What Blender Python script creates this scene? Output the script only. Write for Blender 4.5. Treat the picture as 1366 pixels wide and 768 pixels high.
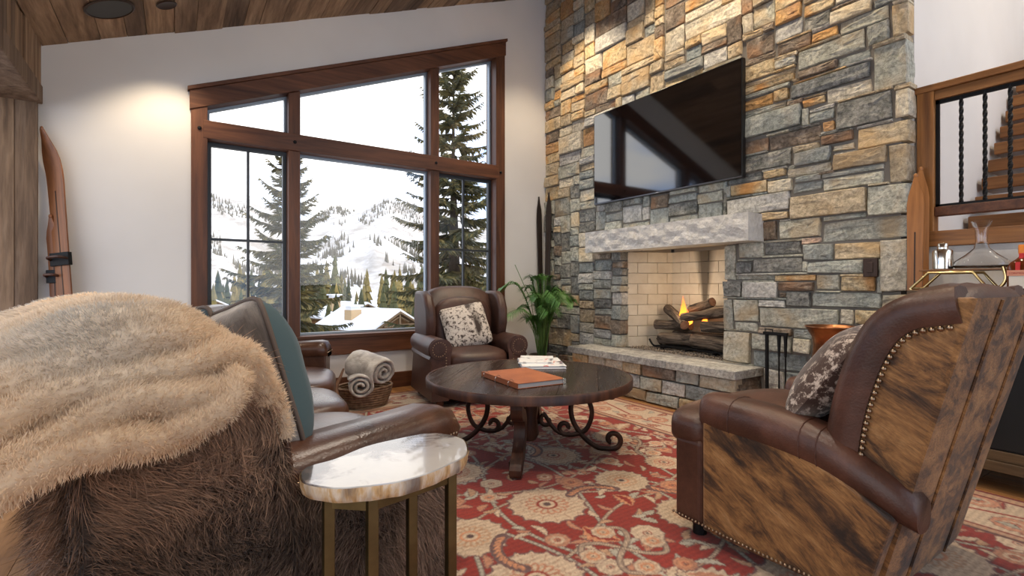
import bpy, bmesh, math, random
import numpy as np
from mathutils import Vector, Matrix, noise as mnoise
for o in list(bpy.data.objects): bpy.data.objects.remove(o)
SC = bpy.context.scene
COL = SC.collection
R = math.radians
PI = math.pi
# ------------------------------------------------------------------ camera
cam_d = bpy.data.cameras.new('camera'); cam = bpy.data.objects.new('camera', cam_d); COL.objects.link(cam)
cam_d.sensor_width = 36.0; cam_d.lens = 670.0 / 1366.0 * 36.0
cam_d.shift_y = -4.0 / 1366.0
cam_d.clip_end = 6000; cam_d.clip_start = 0.03
cam.location = (0, 0, 1.1); cam.rotation_euler = (R(90), 0, R(-33.8))
SC.camera = cam
# ------------------------------------------------------------------ world, sun, exposure
SC.view_settings.view_transform = 'Standard'; SC.view_settings.look = 'None'
SC.view_settings.gamma = 1.0; SC.view_settings.use_curve_mapping = False
SC.view_settings.exposure = 0.5
W = bpy.data.worlds.new('sky'); SC.world = W; W.use_nodes = True
nt = W.node_tree; nt.nodes.clear()
def N(nt, t, **k):
    n = nt.nodes.new(t)
    for a, v in k.items():
        if a == 'ins':
            for i, x in v.items(): n.inputs[i].default_value = x
        else: setattr(n, a, v)
    return n
_tc = N(nt, 'ShaderNodeTexCoord'); _mp = N(nt, 'ShaderNodeMapping'); _mp.inputs['Scale'].default_value = (1.6, 1.6, 4.5)
_nz = N(nt, 'ShaderNodeTexNoise', ins={'Scale': 1.5, 'Detail': 6.0, 'Roughness': 0.55})
_rp = N(nt, 'ShaderNodeValToRGB'); _rp.color_ramp.elements[0].position = 0.38; _rp.color_ramp.elements[1].position = 0.53
_rp.color_ramp.elements[0].color = (0.24, 0.46, 0.92, 1); _rp.color_ramp.elements[1].color = (1.0, 0.985, 0.96, 1)
_bg = N(nt, 'ShaderNodeBackground'); _bg.inputs['Strength'].default_value = 1.75
_ow = N(nt, 'ShaderNodeOutputWorld')
nt.links.new(_tc.outputs['Generated'], _mp.inputs[0]); nt.links.new(_mp.outputs[0], _nz.inputs['Vector'])
nt.links.new(_nz.outputs['Fac'], _rp.inputs[0]); nt.links.new(_rp.outputs[0], _bg.inputs[0]); nt.links.new(_bg.outputs[0], _ow.inputs[0])
sun_d = bpy.data.lights.new('sun', 'SUN'); sun_d.energy = 2.1; sun_d.angle = R(1.5); sun_d.color = (1, 0.9, 0.76)
sun = bpy.data.objects.new('sun', sun_d); COL.objects.link(sun); sun.location = (60, -10, 60)
sun.rotation_euler = Vector((-0.86, 0.12, -0.50)).to_track_quat('-Z', 'Y').to_euler()
SC.cycles.max_bounces = 7; SC.cycles.diffuse_bounces = 5; SC.cycles.glossy_bounces = 3
SC.cycles.transparent_max_bounces = 12; SC.cycles.caustics_reflective = False; SC.cycles.caustics_refractive = False
SC.cycles.sample_clamp_indirect = 6.0
SC.cycles.use_denoising = True
# ------------------------------------------------------------------ helpers
def V(*a): return Vector(a)
class MB:
    def __init__(s): s.v = []; s.f = []
    def add(s, vs, fs):
        b = len(s.v); s.v += [tuple(v) for v in vs]; s.f += [tuple(i + b for i in f) for f in fs]; return s
    def box(s, x0, x1, y0, y1, z0, z1, M=None):
        vs = [V(x, y, z) for x in (x0, x1) for y in (y0, y1) for z in (z0, z1)]
        if M: vs = [M @ v for v in vs]
        return s.add(vs, [(0,1,3,2), (4,6,7,5), (0,4,5,1), (2,3,7,6), (0,2,6,4), (1,5,7,3)])
    def prism(s, poly, d, fn):
        # poly: 2d points; fn(a,b,t) -> 3d; t runs over 0,d
        n = len(poly)
        vs = [fn(a, b, 0) for a, b in poly] + [fn(a, b, d) for a, b in poly]
        fs = [tuple(range(n))[::-1], tuple(range(n, 2*n))] + [(i, (i+1) % n, n+(i+1) % n, n+i) for i in range(n)]
        return s.add(vs, fs)
    def loft(s, rings, cap=True, closed=False):
        n = len(rings[0]); vs = [p for r in rings for p in r]; fs = []
        m = len(rings)
        for j in range(m if closed else m-1):
            k = (j+1) % m
            for i in range(n): fs.append((j*n+i, j*n+(i+1) % n, k*n+(i+1) % n, k*n+i))
        if cap and not closed: fs += [tuple(range(n))[::-1], tuple(range((m-1)*n, m*n))]
        return s.add(vs, fs)
    def tube(s, path, r, n=8, closed=False, sx=1.0):
        path = [Vector(p) for p in path]; m = len(path)
        rr = r if hasattr(r, '__len__') else [r]*m
        rings = []; up = None
        for i, p in enumerate(path):
            if closed: t = path[(i+1) % m] - path[i-1]
            else: t = path[min(i+1, m-1)] - path[max(i-1, 0)]
            t = t.normalized() if t.length > 1e-9 else V(0,0,1)
            if up is None:
                up = V(0,0,1) if abs(t.z) < .9 else V(1,0,0)
            a = (up - t*up.dot(t))
            a = a.normalized() if a.length > 1e-6 else t.orthogonal().normalized()
            up = a; b = t.cross(a)
            rings.append([p + (a*math.cos(q)*sx + b*math.sin(q))*rr[i] for q in [2*PI*k/n for k in range(n)]])
        return s.loft(rings, cap=not closed, closed=closed)
    def lathe(s, prof, n=20, c=(0,0,0), cap=True):
        rings = [[V(c[0]+r*math.cos(2*PI*k/n), c[1]+r*math.sin(2*PI*k/n), c[2]+z) for k in range(n)] for r, z in prof]
        return s.loft(rings, cap=cap)
    def ball(s, c, r, n=8, m=5, sc=(1,1,1)):
        prof = []
        for j in range(m+1):
            t = PI*j/m; prof.append((max(1e-4, math.sin(t)), -math.cos(t)))
        rings = [[V(c[0]+q*r*sc[0]*math.cos(2*PI*k/n), c[1]+q*r*sc[1]*math.sin(2*PI*k/n), c[2]+z*r*sc[2]) for k in range(n)] for q, z in prof]
        return s.loft(rings, cap=False)
    def xf(s, M): s.v = [tuple(M @ Vector(v)) for v in s.v]; return s
    def build(s, name, mat, parent=None, smooth=0, bevel=0, sub=0, segs=2, M=None):
        me = bpy.data.meshes.new(name); me.from_pydata(s.v, [], s.f)
        if M: me.transform(M)
        bm = bmesh.new(); bm.from_mesh(me); bmesh.ops.recalc_face_normals(bm, faces=bm.faces); bm.to_mesh(me); bm.free()
        return link(name, me, mat, parent, smooth, bevel, sub, segs)
def link(name, me, mat, parent=None, smooth=0, bevel=0, sub=0, segs=2):
    o = bpy.data.objects.new(name, me); COL.objects.link(o)
    if mat is not None:
        if not me.materials: me.materials.append(mat)
    if parent: o.parent = parent
    if smooth:
        me.shade_smooth()
        if smooth < 180: me.set_sharp_from_angle(angle=R(smooth))
    if bevel:
        b = o.modifiers.new('bevel', 'BEVEL'); b.width = bevel; b.segments = segs; b.limit_method = 'ANGLE'; b.angle_limit = R(40)
    if sub:
        q = o.modifiers.new('sub', 'SUBSURF'); q.levels = sub; q.render_levels = sub
    return o
def tag(o, label=None, cat=None, group=None, kind=None):
    if label: o['label'] = label
    if cat: o['category'] = cat
    if group: o['group'] = group
    if kind: o['kind'] = kind
    return o
def thing(name, label, cat, loc=(0,0,0), rz=0, group=None):
    o = bpy.data.objects.new(name, None); COL.objects.link(o); o.empty_display_size = .1
    o.location = loc; o.rotation_euler = (0,0,rz)
    return tag(o, label, cat, group)
def raw(name, co, faces, mat, parent=None, smooth=0, cols=None, loops=3):
    me = bpy.data.meshes.new(name); nv = len(co); nf = len(faces)
    me.vertices.add(nv); me.vertices.foreach_set('co', np.asarray(co, np.float32).ravel())
    fa = np.asarray(faces, np.int32); k = fa.shape[1]
    me.loops.add(nf*k); me.loops.foreach_set('vertex_index', fa.ravel())
    me.polygons.add(nf); me.polygons.foreach_set('loop_start', np.arange(0, nf*k, k, dtype=np.int32))
    me.update(calc_edges=True)
    if cols is not None:
        at = me.color_attributes.new('col', 'FLOAT_COLOR', 'POINT')
        c4 = np.ones((nv, 4), np.float32); c4[:, :3] = cols
        at.data.foreach_set('color', c4.ravel())
    return link(name, me, mat, parent, smooth)
def bez(pts, n=8):
    # Catmull-Rom through points
    P = [Vector(p) for p in pts]; out = []
    for i in range(len(P)-1):
        a = P[max(i-1, 0)]; b = P[i]; c = P[i+1]; d = P[min(i+2, len(P)-1)]
        for k in range(n):
            t = k/n
            out.append(0.5*((2*b) + (c-a)*t + (2*a-5*b+4*c-d)*t*t + (3*b-a-3*c+d)*t**3))
    out.append(P[-1]); return out
def rbox(sx, sy, sz, r=.5, puff=0.0, n=8, bulge=None):
    """soft block: gridded box, edges rounded by p-norm, faces puffed; centred, bottom at -sz/2"""
    mb = MB(); vs = {}; 
    def pt(p):
        x, y, z = p
        k = (round(x, 4), round(y, 4), round(z, 4))
        if k in vs: return vs[k]
        q = V(x, y, z); e = 5.0*(1-r) + 2.2*r
        L = (abs(x)**e + abs(y)**e + abs(z)**e)**(1/e); M = max(abs(x), abs(y), abs(z))
        q = q*(M/L) if L else q
        pz = 1 + puff*(1-min(1, abs(q.x))**2)*(1-min(1, abs(q.y))**2)
        px = 1 + .3*puff*(1-min(1, abs(q.z))**2)*(1-min(1, abs(q.y))**2); py = 1 + .3*puff*(1-min(1, abs(q.x))**2)*(1-min(1, abs(q.z))**2)
        vs[k] = len(mb.v); mb.v.append((q.x*px*sx/2, q.y*py*sy/2, q.z*pz*sz/2)); return vs[k]
    g = [-1 + 2*i/n for i in range(n+1)]
    for ax in range(3):
        for sgn in (-1, 1):
            for i in range(n):
                for j in range(n):
                    c = []
                    for a, b in ((g[i], g[j]), (g[i+1], g[j]), (g[i+1], g[j+1]), (g[i], g[j+1])):
                        p = [0, 0, 0]; p[ax] = sgn; p[(ax+1) % 3] = a; p[(ax+2) % 3] = b; c.append(pt(p))
                    mb.f.append(tuple(c))
    return mb
def nz(x, y, z=0., s=1.): return mnoise.noise(Vector((x*s, y*s, z*s)))
# ------------------------------------------------------------------ materials
def mat(name, col=(.5,.5,.5), rough=.5, metal=0., spec=.5, emit=None, es=0., alpha=1., sheen=0., coat=0., trans=0., ior=1.45):
    m = bpy.data.materials.new(name); m.use_nodes = True
    b = m.node_tree.nodes['Principled BSDF']
    b.inputs['Base Color'].default_value = (*col, 1); b.inputs['Roughness'].default_value = rough
    b.inputs['Metallic'].default_value = metal; b.inputs['Specular IOR Level'].default_value = spec
    b.inputs['Sheen Weight'].default_value = sheen; b.inputs['Coat Weight'].default_value = coat
    b.inputs['Transmission Weight'].default_value = trans; b.inputs['IOR'].default_value = ior
    if emit: b.inputs['Emission Color'].default_value = (*emit, 1); b.inputs['Emission Strength'].default_value = es
    return m
class NG:
    """small node-graph helper on a material"""
    def __init__(s, m): s.m = m; s.nt = m.node_tree; s.b = s.nt.nodes['Principled BSDF']; s.co = None
    def n(s, t, **k): return N(s.nt, t, **k)
    def l(s, a, b): s.nt.links.new(a, b)
    def coord(s, kind='Object', scale=(1,1,1), rot=(0,0,0), rand=False):
        tc = s.n('ShaderNodeTexCoord'); mp = s.n('ShaderNodeMapping'); mp.inputs['Scale'].default_value = scale; mp.inputs['Rotation'].default_value = rot
        s.l(tc.outputs[kind], mp.inputs[0])
        if rand:
            oi = s.n('ShaderNodeObjectInfo'); mu = s.n('ShaderNodeVectorMath', operation='SCALE'); mu.inputs['Scale'].default_value = 37.0
            cx = s.n('ShaderNodeCombineXYZ')
            for i in range(3): s.l(oi.outputs['Random'], cx.inputs[i])
            s.l(cx.outputs[0], mu.inputs[0]); s.l(mu.outputs[0], mp.inputs['Location'])
        s.co = mp.outputs[0]; return mp.outputs[0]
    def noise(s, scale=5, detail=4, rough=.55, dist=0, co=None):
        n = s.n('ShaderNodeTexNoise', ins={'Scale': scale, 'Detail': detail, 'Roughness': rough, 'Distortion': dist})
        s.l(co or s.co, n.inputs['Vector']); return n.outputs['Fac']
    def vor(s, scale=5, feat='F1', co=None):
        n = s.n('ShaderNodeTexVoronoi', feature=feat); n.inputs['Scale'].default_value = scale; s.l(co or s.co, n.inputs['Vector']); return n.outputs['Distance']
    def wave(s, scale=5, dist=2, detail=2, dscale=1., co=None, bands='X'):
        n = s.n('ShaderNodeTexWave', bands_direction=bands); n.inputs['Scale'].default_value = scale; n.inputs['Distortion'].default_value = dist
        n.inputs['Detail'].default_value = detail; n.inputs['Detail Scale'].default_value = dscale; s.l(co or s.co, n.inputs['Vector']); return n.outputs['Fac']
    def ramp(s, fac, stops):
        r = s.n('ShaderNodeValToRGB'); e = r.color_ramp.elements
        while len(e) < len(stops): e.new(.5)
        for i, (p, c) in enumerate(stops): e[i].position = p; e[i].color = (*c, 1) if len(c) == 3 else c
        s.l(fac, r.inputs[0]); return r.outputs[0]
    def mix(s, fac, a, b, mode='MIX'):
        m = s.n('ShaderNodeMix', data_type='RGBA', blend_type=mode)
        for i, x in ((0, fac), (6, a), (7, b)):
            if isinstance(x, (int, float)): m.inputs[i].default_value = x
            elif isinstance(x, tuple): m.inputs[i].default_value = (*x, 1)
            else: s.l(x, m.inputs[i])
        return m.outputs[2]
    def math(s, op, a, b=0.):
        m = s.n('ShaderNodeMath', operation=op)
        for i, x in ((0, a), (1, b)):
            if isinstance(x, (int, float)): m.inputs[i].default_value = x
            else: s.l(x, m.inputs[i])
        return m.outputs[0]
    def col(s, c): s.l(c, s.b.inputs['Base Color']); return s
    def rough(s, f, a, b):
        mr = s.n('ShaderNodeMapRange'); mr.inputs[3].default_value = a; mr.inputs[4].default_value = b; s.l(f, mr.inputs[0]); s.l(mr.outputs[0], s.b.inputs['Roughness']); return s
    def bump(s, f, strength=.3, dist=.01):
        bp = s.n('ShaderNodeBump'); bp.inputs['Strength'].default_value = strength; bp.inputs['Distance'].default_value = dist
        s.l(f, bp.inputs['Height']); s.l(bp.outputs[0], s.b.inputs['Normal']); return s
    def orand(s):
        return s.n('ShaderNodeObjectInfo').outputs['Random']
def wood(name, c0, c1, c2, axis=1, scale=1., rough=.5, bump=.25, rand=True, vary=.5):
    """plank timber: grain runs along the axis; each plank gets its own tone"""
    m = mat(name, c1, rough); g = NG(m)
    sc = [14*scale]*3; sc[axis] = 1.1*scale
    co = g.coord('Object', tuple(sc), rand=rand)
    f = g.noise(1.0, 6, .6, .6); w = g.noise(4.0, 3, .6, .2)
    c = g.ramp(f, [(.25, c0), (.5, c1), (.75, c2)])
    dark = g.ramp(w, [(.35, (.45,.42,.4)), (.6, (1,1,1))])
    c = g.mix(.55, c, dark, 'MULTIPLY')
    if rand:
        h = g.ramp(g.orand(), [(0, (1-vary, 1-vary, 1-vary*.9)), (.5, (1, .97, .94)), (1, (1+vary*.5, 1+vary*.42, 1+vary*.3))])
        c = g.mix(1.0, c, h, 'MULTIPLY')
    g.col(c); g.bump(f, bump, .006); g.rough(w, rough-.1, min(1, rough+.15))
    return m
def leather(name, c0, c1, rough=.38, crack=.35):
    m = mat(name, c1, rough, spec=.5); g = NG(m); g.coord('Object')
    f = g.noise(5, 5, .6, .4); v = g.vor(140, 'F1'); w = g.noise(26, 4, .65, 1.2)
    c = g.ramp(f, [(.28, c0), (.62, c1), (.85, tuple(min(1, x*1.45+.01) for x in c1))])
    c = g.mix(.35, c, g.ramp(w, [(.35, (.6,.55,.55)), (.6, (1,1,1))]), 'MULTIPLY')
    g.col(c); g.rough(f, rough-.08, rough+.14)
    h = g.math('ADD', g.math('MULTIPLY', v, .35), g.math('MULTIPLY', w, crack*2)); g.bump(h, .28, .004)
    return m
M = {}
M['plaster'] = mat('plaster', (.74,.72,.69), .9); g = NG(M['plaster']); g.coord(); g.col(g.ramp(g.noise(1.2, 3), [(.3, (.71,.69,.66)), (.7, (.77,.75,.72))])); g.bump(g.noise(60, 3), .06, .002)
M['barn'] = wood('barnwood', (.10,.058,.032), (.27,.175,.105), (.42,.305,.21), 2, .9, .8, .5, vary=.45)
M['ceil'] = wood('ceiling_wood', (.12,.08,.052), (.33,.225,.145), (.52,.38,.26), 1, .8, .8, .5, vary=.5)
M['floorw'] = wood('floor_oak', (.16,.07,.024), (.36,.17,.06), (.48,.25,.10), 1, .7, .38, .12, vary=.25)
M['alder'] = wood('alder_trim', (.05,.017,.007), (.125,.046,.02), (.20,.08,.037), 0, .7, .45, .15, rand=True, vary=.12)
M['alderv'] = wood('alder_trim_upright', (.05,.017,.007), (.125,.046,.02), (.20,.08,.037), 2, .7, .45, .15, rand=True, vary=.12)
M['stairw'] = wood('stair_oak', (.13,.05,.015), (.28,.12,.035), (.38,.18,.06), 1, .7, .4, .12, vary=.15)
M['stairv'] = wood('stair_oak_upright', (.13,.05,.015), (.30,.13,.036), (.40,.19,.06), 2, .7, .4, .12, vary=.1)
M['alum'] = mat('window_alloy', (.28,.33,.38), .4, .4)
M['dkmetal'] = mat('dark_window_metal', (.045,.05,.055), .45, .3)
M['bronze'] = mat('dark_bronze', (.05,.03,.022), .4, .6)
M['iron'] = mat('black_iron', (.018,.018,.019), .5, .8); g = NG(M['iron']); g.coord(); g.bump(g.noise(40, 3), .3, .003)
M['rustiron'] = mat('brown_iron', (.05,.03,.022), .48, .7); g = NG(M['rustiron']); g.coord(); g.col(g.ramp(g.noise(14, 3), [(.3, (.028,.02,.017)), (.7, (.085,.045,.03))]))
M['mortar'] = mat('mortar', (.20,.185,.165), .95)
M['leather'] = leather('oxblood_leather', (.030,.0105,.006), (.088,.034,.020), .40)
M['leather2'] = leather('far_chair_leather', (.026,.011,.0075), (.075,.033,.023), .42)
M['leather3'] = leather('sofa_leather', (.026,.010,.006), (.088,.036,.019), .27)
M['brass_nail'] = mat('aged_nail_brass', (.32,.23,.15), .34, 1.0)
M['brass'] = mat('antique_brass', (.15,.11,.05), .38, 1.0); g = NG(M['brass']); g.coord(); g.col(g.ramp(g.noise(9, 4), [(.3, (.085,.066,.032)), (.7, (.18,.135,.06))])); g.rough(g.noise(20, 3), .3, .55)
M['gold'] = mat('polished_gold', (.75,.58,.28), .22, 1.0)
M['silver'] = mat('polished_nickel', (.72,.68,.60), .12, 1.0)
M['copper'] = mat('hammered_copper', (.33,.135,.06), .3, 1.0); g = NG(M['copper']); g.coord(); g.col(g.ramp(g.noise(5, 4), [(.3, (.20,.085,.04)), (.7, (.42,.18,.085))])); g.bump(g.vor(45), .25, .004)
M['teal'] = mat('teal_velvet', (.03,.062,.072), .8, sheen=.12)
M['grey_velvet'] = mat('grey_velvet', (.19,.20,.20), .8, sheen=.5)
M['glassware'] = mat('clear_glass', (1,1,1), .02, trans=1.0, ior=1.45)
def pane_mat(name, refl=.06):
    m = bpy.data.materials.new(name); m.use_nodes = True; n = m.node_tree; n.nodes.clear()
    t = N(n, 'ShaderNodeBsdfTransparent'); gl = N(n, 'ShaderNodeBsdfGlossy'); gl.inputs['Roughness'].default_value = .0
    lw = N(n, 'ShaderNodeLayerWeight'); pw = N(n, 'ShaderNodeMath', operation='POWER'); pw.inputs[1].default_value = 5.0; n.links.new(lw.outputs['Facing'], pw.inputs[0])
    fr = N(n, 'ShaderNodeMath', operation='MULTIPLY_ADD'); fr.inputs[1].default_value = .9; fr.inputs[2].default_value = .035; n.links.new(pw.outputs[0], fr.inputs[0])
    mx = N(n, 'ShaderNodeMixShader'); o = N(n, 'ShaderNodeOutputMaterial')
    n.links.new(fr.outputs[0], mx.inputs[0]); n.links.new(t.outputs[0], mx.inputs[1]); n.links.new(gl.outputs[0], mx.inputs[2]); n.links.new(mx.outputs[0], o.inputs[0]); return m
M['pane'] = pane_mat('window_glass')
M['snow'] = mat('snow', (.74,.76,.80), .7)
def fur_mat(name, rough=.75, trans=.25):
    m = bpy.data.materials.new(name); m.use_nodes = True; n = m.node_tree; b = n.nodes['Principled BSDF']
    a = N(n, 'ShaderNodeAttribute', attribute_name='col'); n.links.new(a.outputs['Color'], b.inputs['Base Color'])
    b.inputs['Roughness'].default_value = rough; b.inputs['Sheen Weight'].default_value = .15; b.inputs['Specular IOR Level'].default_value = .3
    tl = N(n, 'ShaderNodeBsdfTranslucent'); n.links.new(a.outputs['Color'], tl.inputs[0])
    mx = N(n, 'ShaderNodeMixShader'); mx.inputs[0].default_value = trans
    o = n.nodes['Material Output']; n.links.new(b.outputs[0], mx.inputs[1]); n.links.new(tl.outputs[0], mx.inputs[2]); n.links.new(mx.outputs[0], o.inputs[0]); return m
M['fur'] = fur_mat('long_fur')
def hide_pillow(name, c_dark, c_light, spots=18, patch=2.2, th=.52):
    m = mat(name, c_light, .8, sheen=.2); g = NG(m); g.coord('Object')
    s1 = g.noise(spots*2.2, 4, .7); s2 = g.noise(patch, 2, .5, .5); s3 = g.noise(90, 2)
    a = g.ramp(s1, [(th-.06, c_dark), (th+.03, c_light)])
    b = g.ramp(s2, [(.52, (0,0,0)), (.57, (1,1,1))])
    c = g.mix(b, a, tuple(x*.8 for x in c_dark)); d = g.ramp(g.noise(patch*.8, 2, .5, .2), [(.32, (1,1,1)), (.4, (0,0,0))])
    c = g.mix(d, c, c_light); g.col(c); g.bump(s3, .4, .004); return m
# brindled cowhide: short streaky hair
def brindle(name):
    m = mat(name, (.2,.1,.04), .55, sheen=.15, spec=.35); g = NG(m)
    def aniso(sc, rot):
        r0 = g.coord('Object', (1, 1, 1), rot); mp = g.n('ShaderNodeMapping'); mp.inputs['Scale'].default_value = sc; g.l(r0, mp.inputs[0]); return mp.outputs[0]
    rot = (R(32), R(8), R(5))
    st = g.noise(1.0, 7, .68, .7, aniso((9, 4.5, 15), rot)); big = g.noise(1.0, 4, .6, .6, aniso((2.6, 2.0, 4.0), rot))
    f = g.math('ADD', g.math('MULTIPLY', st, .72), g.math('MULTIPLY', big, .42))
    c = g.ramp(f, [(.44, (.020,.011,.007)), (.52, (.075,.035,.014)), (.585, (.20,.095,.032)), (.67, (.30,.152,.055)), (.78, (.38,.22,.10))])
    fine = g.noise(1.0, 3, .65, .3, aniso((90, 22, 150), rot))
    c3 = g.mix(.7, c, g.ramp(fine, [(.3, (.42,.40,.38)), (.7, (1.3,1.27,1.2))]), 'MULTIPLY')
    g.col(c3); g.bump(fine, .35, .004); return m
M['brindle'] = brindle('brindle_cowhide')
rng = random.Random(7)
# ------------------------------------------------------------------ floor
floor = MB().box(-4.5, 7.2, -4.2, 5.42, -.12, -.012).build('floor', M['mortar']); tag(floor, 'warm oak plank floor around the patterned rug', kind='structure')
xs = -1.9; i = 0
plank_cache = {}
while xs < 4.3:
    w = (.19, .23, .16, .21)[i % 4]; ys = -1.2 - (i*.83) % 1.6; k = 0
    while ys < 5.2:
        L = 1.5 + ((i*7+k*3) % 5)*.22; y1 = min(ys+L, 5.2)
        if y1 - max(ys, -1.2) > .05 and not (xs > .75 and xs+w < 3.3 and ys > .2 and y1 < 4.5):
            MB().box(-w/2+.0012, w/2-.0012, -(y1-ys)/2+.0012, (y1-ys)/2-.0012, -.012, 0).build('plank', M['floorw'], floor).location = (xs+w/2, (ys+y1)/2, 0)
        ys = y1; k += 1
    xs += w; i += 1
# ------------------------------------------------------------------ sloped plank ceiling
def cz(x): return 3.289 + .396*x
ceil = MB().prism([(-1.35, cz(-1.35)+.03), (4.2, cz(4.2)+.03), (4.2, cz(4.2)+.25), (-1.35, cz(-1.35)+.25)], 9.6, lambda a, b, t: V(a, -4.2+t, b)).build('ceiling', M['mortar'])
tag(ceil, 'sloping ceiling of weathered reclaimed planks', kind='structure')
xs = -.86; i = 0
while xs < 4.15:
    w = (.155, .2, .17, .13, .19)[i % 5]; y0 = -4.2
    cuts = [-4.2, -.9 + (i*1.37) % 2.2, 3.0 + (i*.77) % 1.9, 5.2]
    for a, b in zip(cuts[:-1], cuts[1:]):
        drop = rng.uniform(0, .012); sl = math.atan(.396)
        p = MB().box(-w/2/math.cos(sl)+.002, w/2/math.cos(sl)-.002, -(b-a)/2+.002, (b-a)/2-.002, -.012-drop, .03).build('plank', M['ceil'], ceil)
        p.location = (xs+w/2, (a+b)/2, cz(xs+w/2)); p.rotation_euler = (0, -sl, 0)
    xs += w; i += 1
# ------------------------------------------------------------------ window wall
Y0, Y1 = 5.2, 5.42
def wp(poly, y0=Y0, y1=Y1): return lambda mb: mb.prism(poly, y1-y0, lambda a, b, t: V(a, y0+t, b))
def hz(x): return 2.674 + .396*(x-.233)
wb = MB()
wp([(-1.4, 0), (.17, 0), (.17, cz(.17)+.05), (-1.4, cz(-1.4)+.05)])(wb)
wp([(3.29, 0), (4.25, 0), (4.25, cz(4.25)+.05), (3.29, cz(3.29)+.05)])(wb)
wp([(.17, 0), (3.29, 0), (3.29, .5), (.17, .5)])(wb)
wp([(.17, hz(.17)+.06), (3.29, hz(3.29)+.06), (3.29, cz(3.29)+.05), (.17, cz(.17)+.05)])(wb)
wallb = wb.build('wall_back', M['plaster']); tag(wallb, 'white plaster wall around the large sloped window', kind='structure')
bbd = MB().box(-.86, 3.95, 5.175, 5.2, 0, .165).build('baseboard_back', M['alder'], bevel=.004); tag(bbd, 'dark stained baseboard below the window', kind='structure')
win = MB().box(.233, 3.227, 5.16, 5.43, .565, .60).build('window_1', M['alder'], bevel=.004)
tag(win, 'large wood framed window with sloped top and six panes', kind='structure')
def part(name, mb, m, par=None, **k): return mb.build(name, m, par, **k)
part('apron', MB().box(.233, 3.227, 5.165, 5.21, .40, .565), M['alder'], win, bevel=.004)
for x0, x1, zt in ((.11, .233, hz(.17)), (3.227, 3.355, hz(3.29))):
    part('jamb', wp([(x0, .40 if x0 < 1 else .40), (x1, .40), (x1, hz(x1)), (x0, hz(x0))], 5.165, 5.40)(MB()), M['alderv'], win, bevel=.004)
part('header', wp([(.10, hz(.10)), (3.365, hz(3.365)), (3.365, hz(3.365)+.165), (.10, hz(.10)+.165)], 5.155, 5.40)(MB()), M['alder'], win, bevel=.004)
part('header_cap', wp([(.085, hz(.085)+.165), (3.38, hz(3.38)+.165), (3.38, hz(3.38)+.2), (.085, hz(.085)+.2)], 5.14, 5.25)(MB()), M['alder'], win, bevel=.003)
for xc in (.95, 2.43):
    part('mullion', wp([(xc-.052, .60), (xc+.052, .60), (xc+.052, hz(xc+.052)), (xc-.052, hz(xc-.052))], 5.19, 5.40)(MB()), M['alderv'], win, bevel=.004)
part('transom', MB().box(.2, 3.26, 5.162, 5.40, 2.39, 2.55), M['alder'], win, bevel=.004)
for xc in (.172, .95, 2.43, 3.29):
    part('peg', MB().lathe([(.016, 0), (.016, .008), (.008, .014)], 10), M['iron'], win, M=Matrix.Translation((xc, 5.163, 2.47)) @ Matrix.Rotation(R(90), 4, 'X'))
cols = ((.233, .898), (1.002, 2.378), (2.482, 3.227))
for ci, (a, b) in enumerate(cols):
    for up in (0, 1):
        if up: outer = [(a, 2.55), (b, 2.55), (b, hz(b)), (a, hz(a))]
        else: outer = [(a, .60), (b, .60), (b, 2.39), (a, 2.39)]
        e = .035 if (ci != 1 and not up) else .022
        k = .396*e if up else 0
        inner = [(a+e, outer[0][1]+e), (b-e, outer[1][1]+e), (b-e, outer[2][1]-e-k), (a+e, outer[3][1]-e+k)]
        mb = MB()
        for q in range(4):
            r = (q+1) % 4
            mb.prism([outer[q], outer[r], inner[r], inner[q]], .05, lambda s, t, d: V(s, 5.29+d, t))
        sash = part('sash', mb, M['dkmetal'] if e > .03 else M['alum'], win)
        part('pane', MB().prism(inner, .006, lambda s, t, d: V(s, 5.315+d, t)), M['pane'], win)
        if ci != 1 and not up:
            xm = (a+b)/2
            part('muntin', MB().box(xm-.011, xm+.011, 5.30, 5.33, .63, 2.36), M['dkmetal'], sash)
            part('muntin', MB().box(a+.03, b-.03, 5.302, 5.328, 1.505, 1.527), M['dkmetal'], sash)
# ------------------------------------------------------------------ barn-wood wall with wide cased opening
wl = MB().prism([(-4.2, 2.6), (5.2, 2.6), (5.2, cz(-.9)+.02), (-4.2, cz(-.9)+.02)], .36, lambda a, b, t: V(-.90-t, a, b))
wl.box(-1.5, -.9, 5.13, 5.2, 0, 2.6); wl.box(-1.26, -.9, -4.2, -1.6, 0, 2.6)
wall_l = wl.build('wall_left', M['mortar']); tag(wall_l, 'reclaimed barn board wall with a wide cased opening', kind='structure')
ys = 5.2; i = 0
while ys > -1.0:
    w = (.10, .14, .17, .12, .2)[i % 5]
    a = rng.uniform(0, .02)
    MB().box(-.9, -.868+a, -w+.003, 0, 0, cz(-.86)-2.52).build('board', M['barn'], wall_l).location = (0, ys, 2.52)
    ys -= w; i += 1
xs = -.862
for i, w in enumerate((.125, .18, .15, .15)):
    MB().box(-w+.002, 0, 0, .03, 0, 2.5).build('board', M['barn'], wall_l).location = (xs, 5.10-.006*(i % 2), 0); xs -= w
hb = MB().box(-1.3, -.835, -1.6, 5.13, 2.465, 2.60).build('header_beam', M['barn'], wall_l, bevel=.006)
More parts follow.
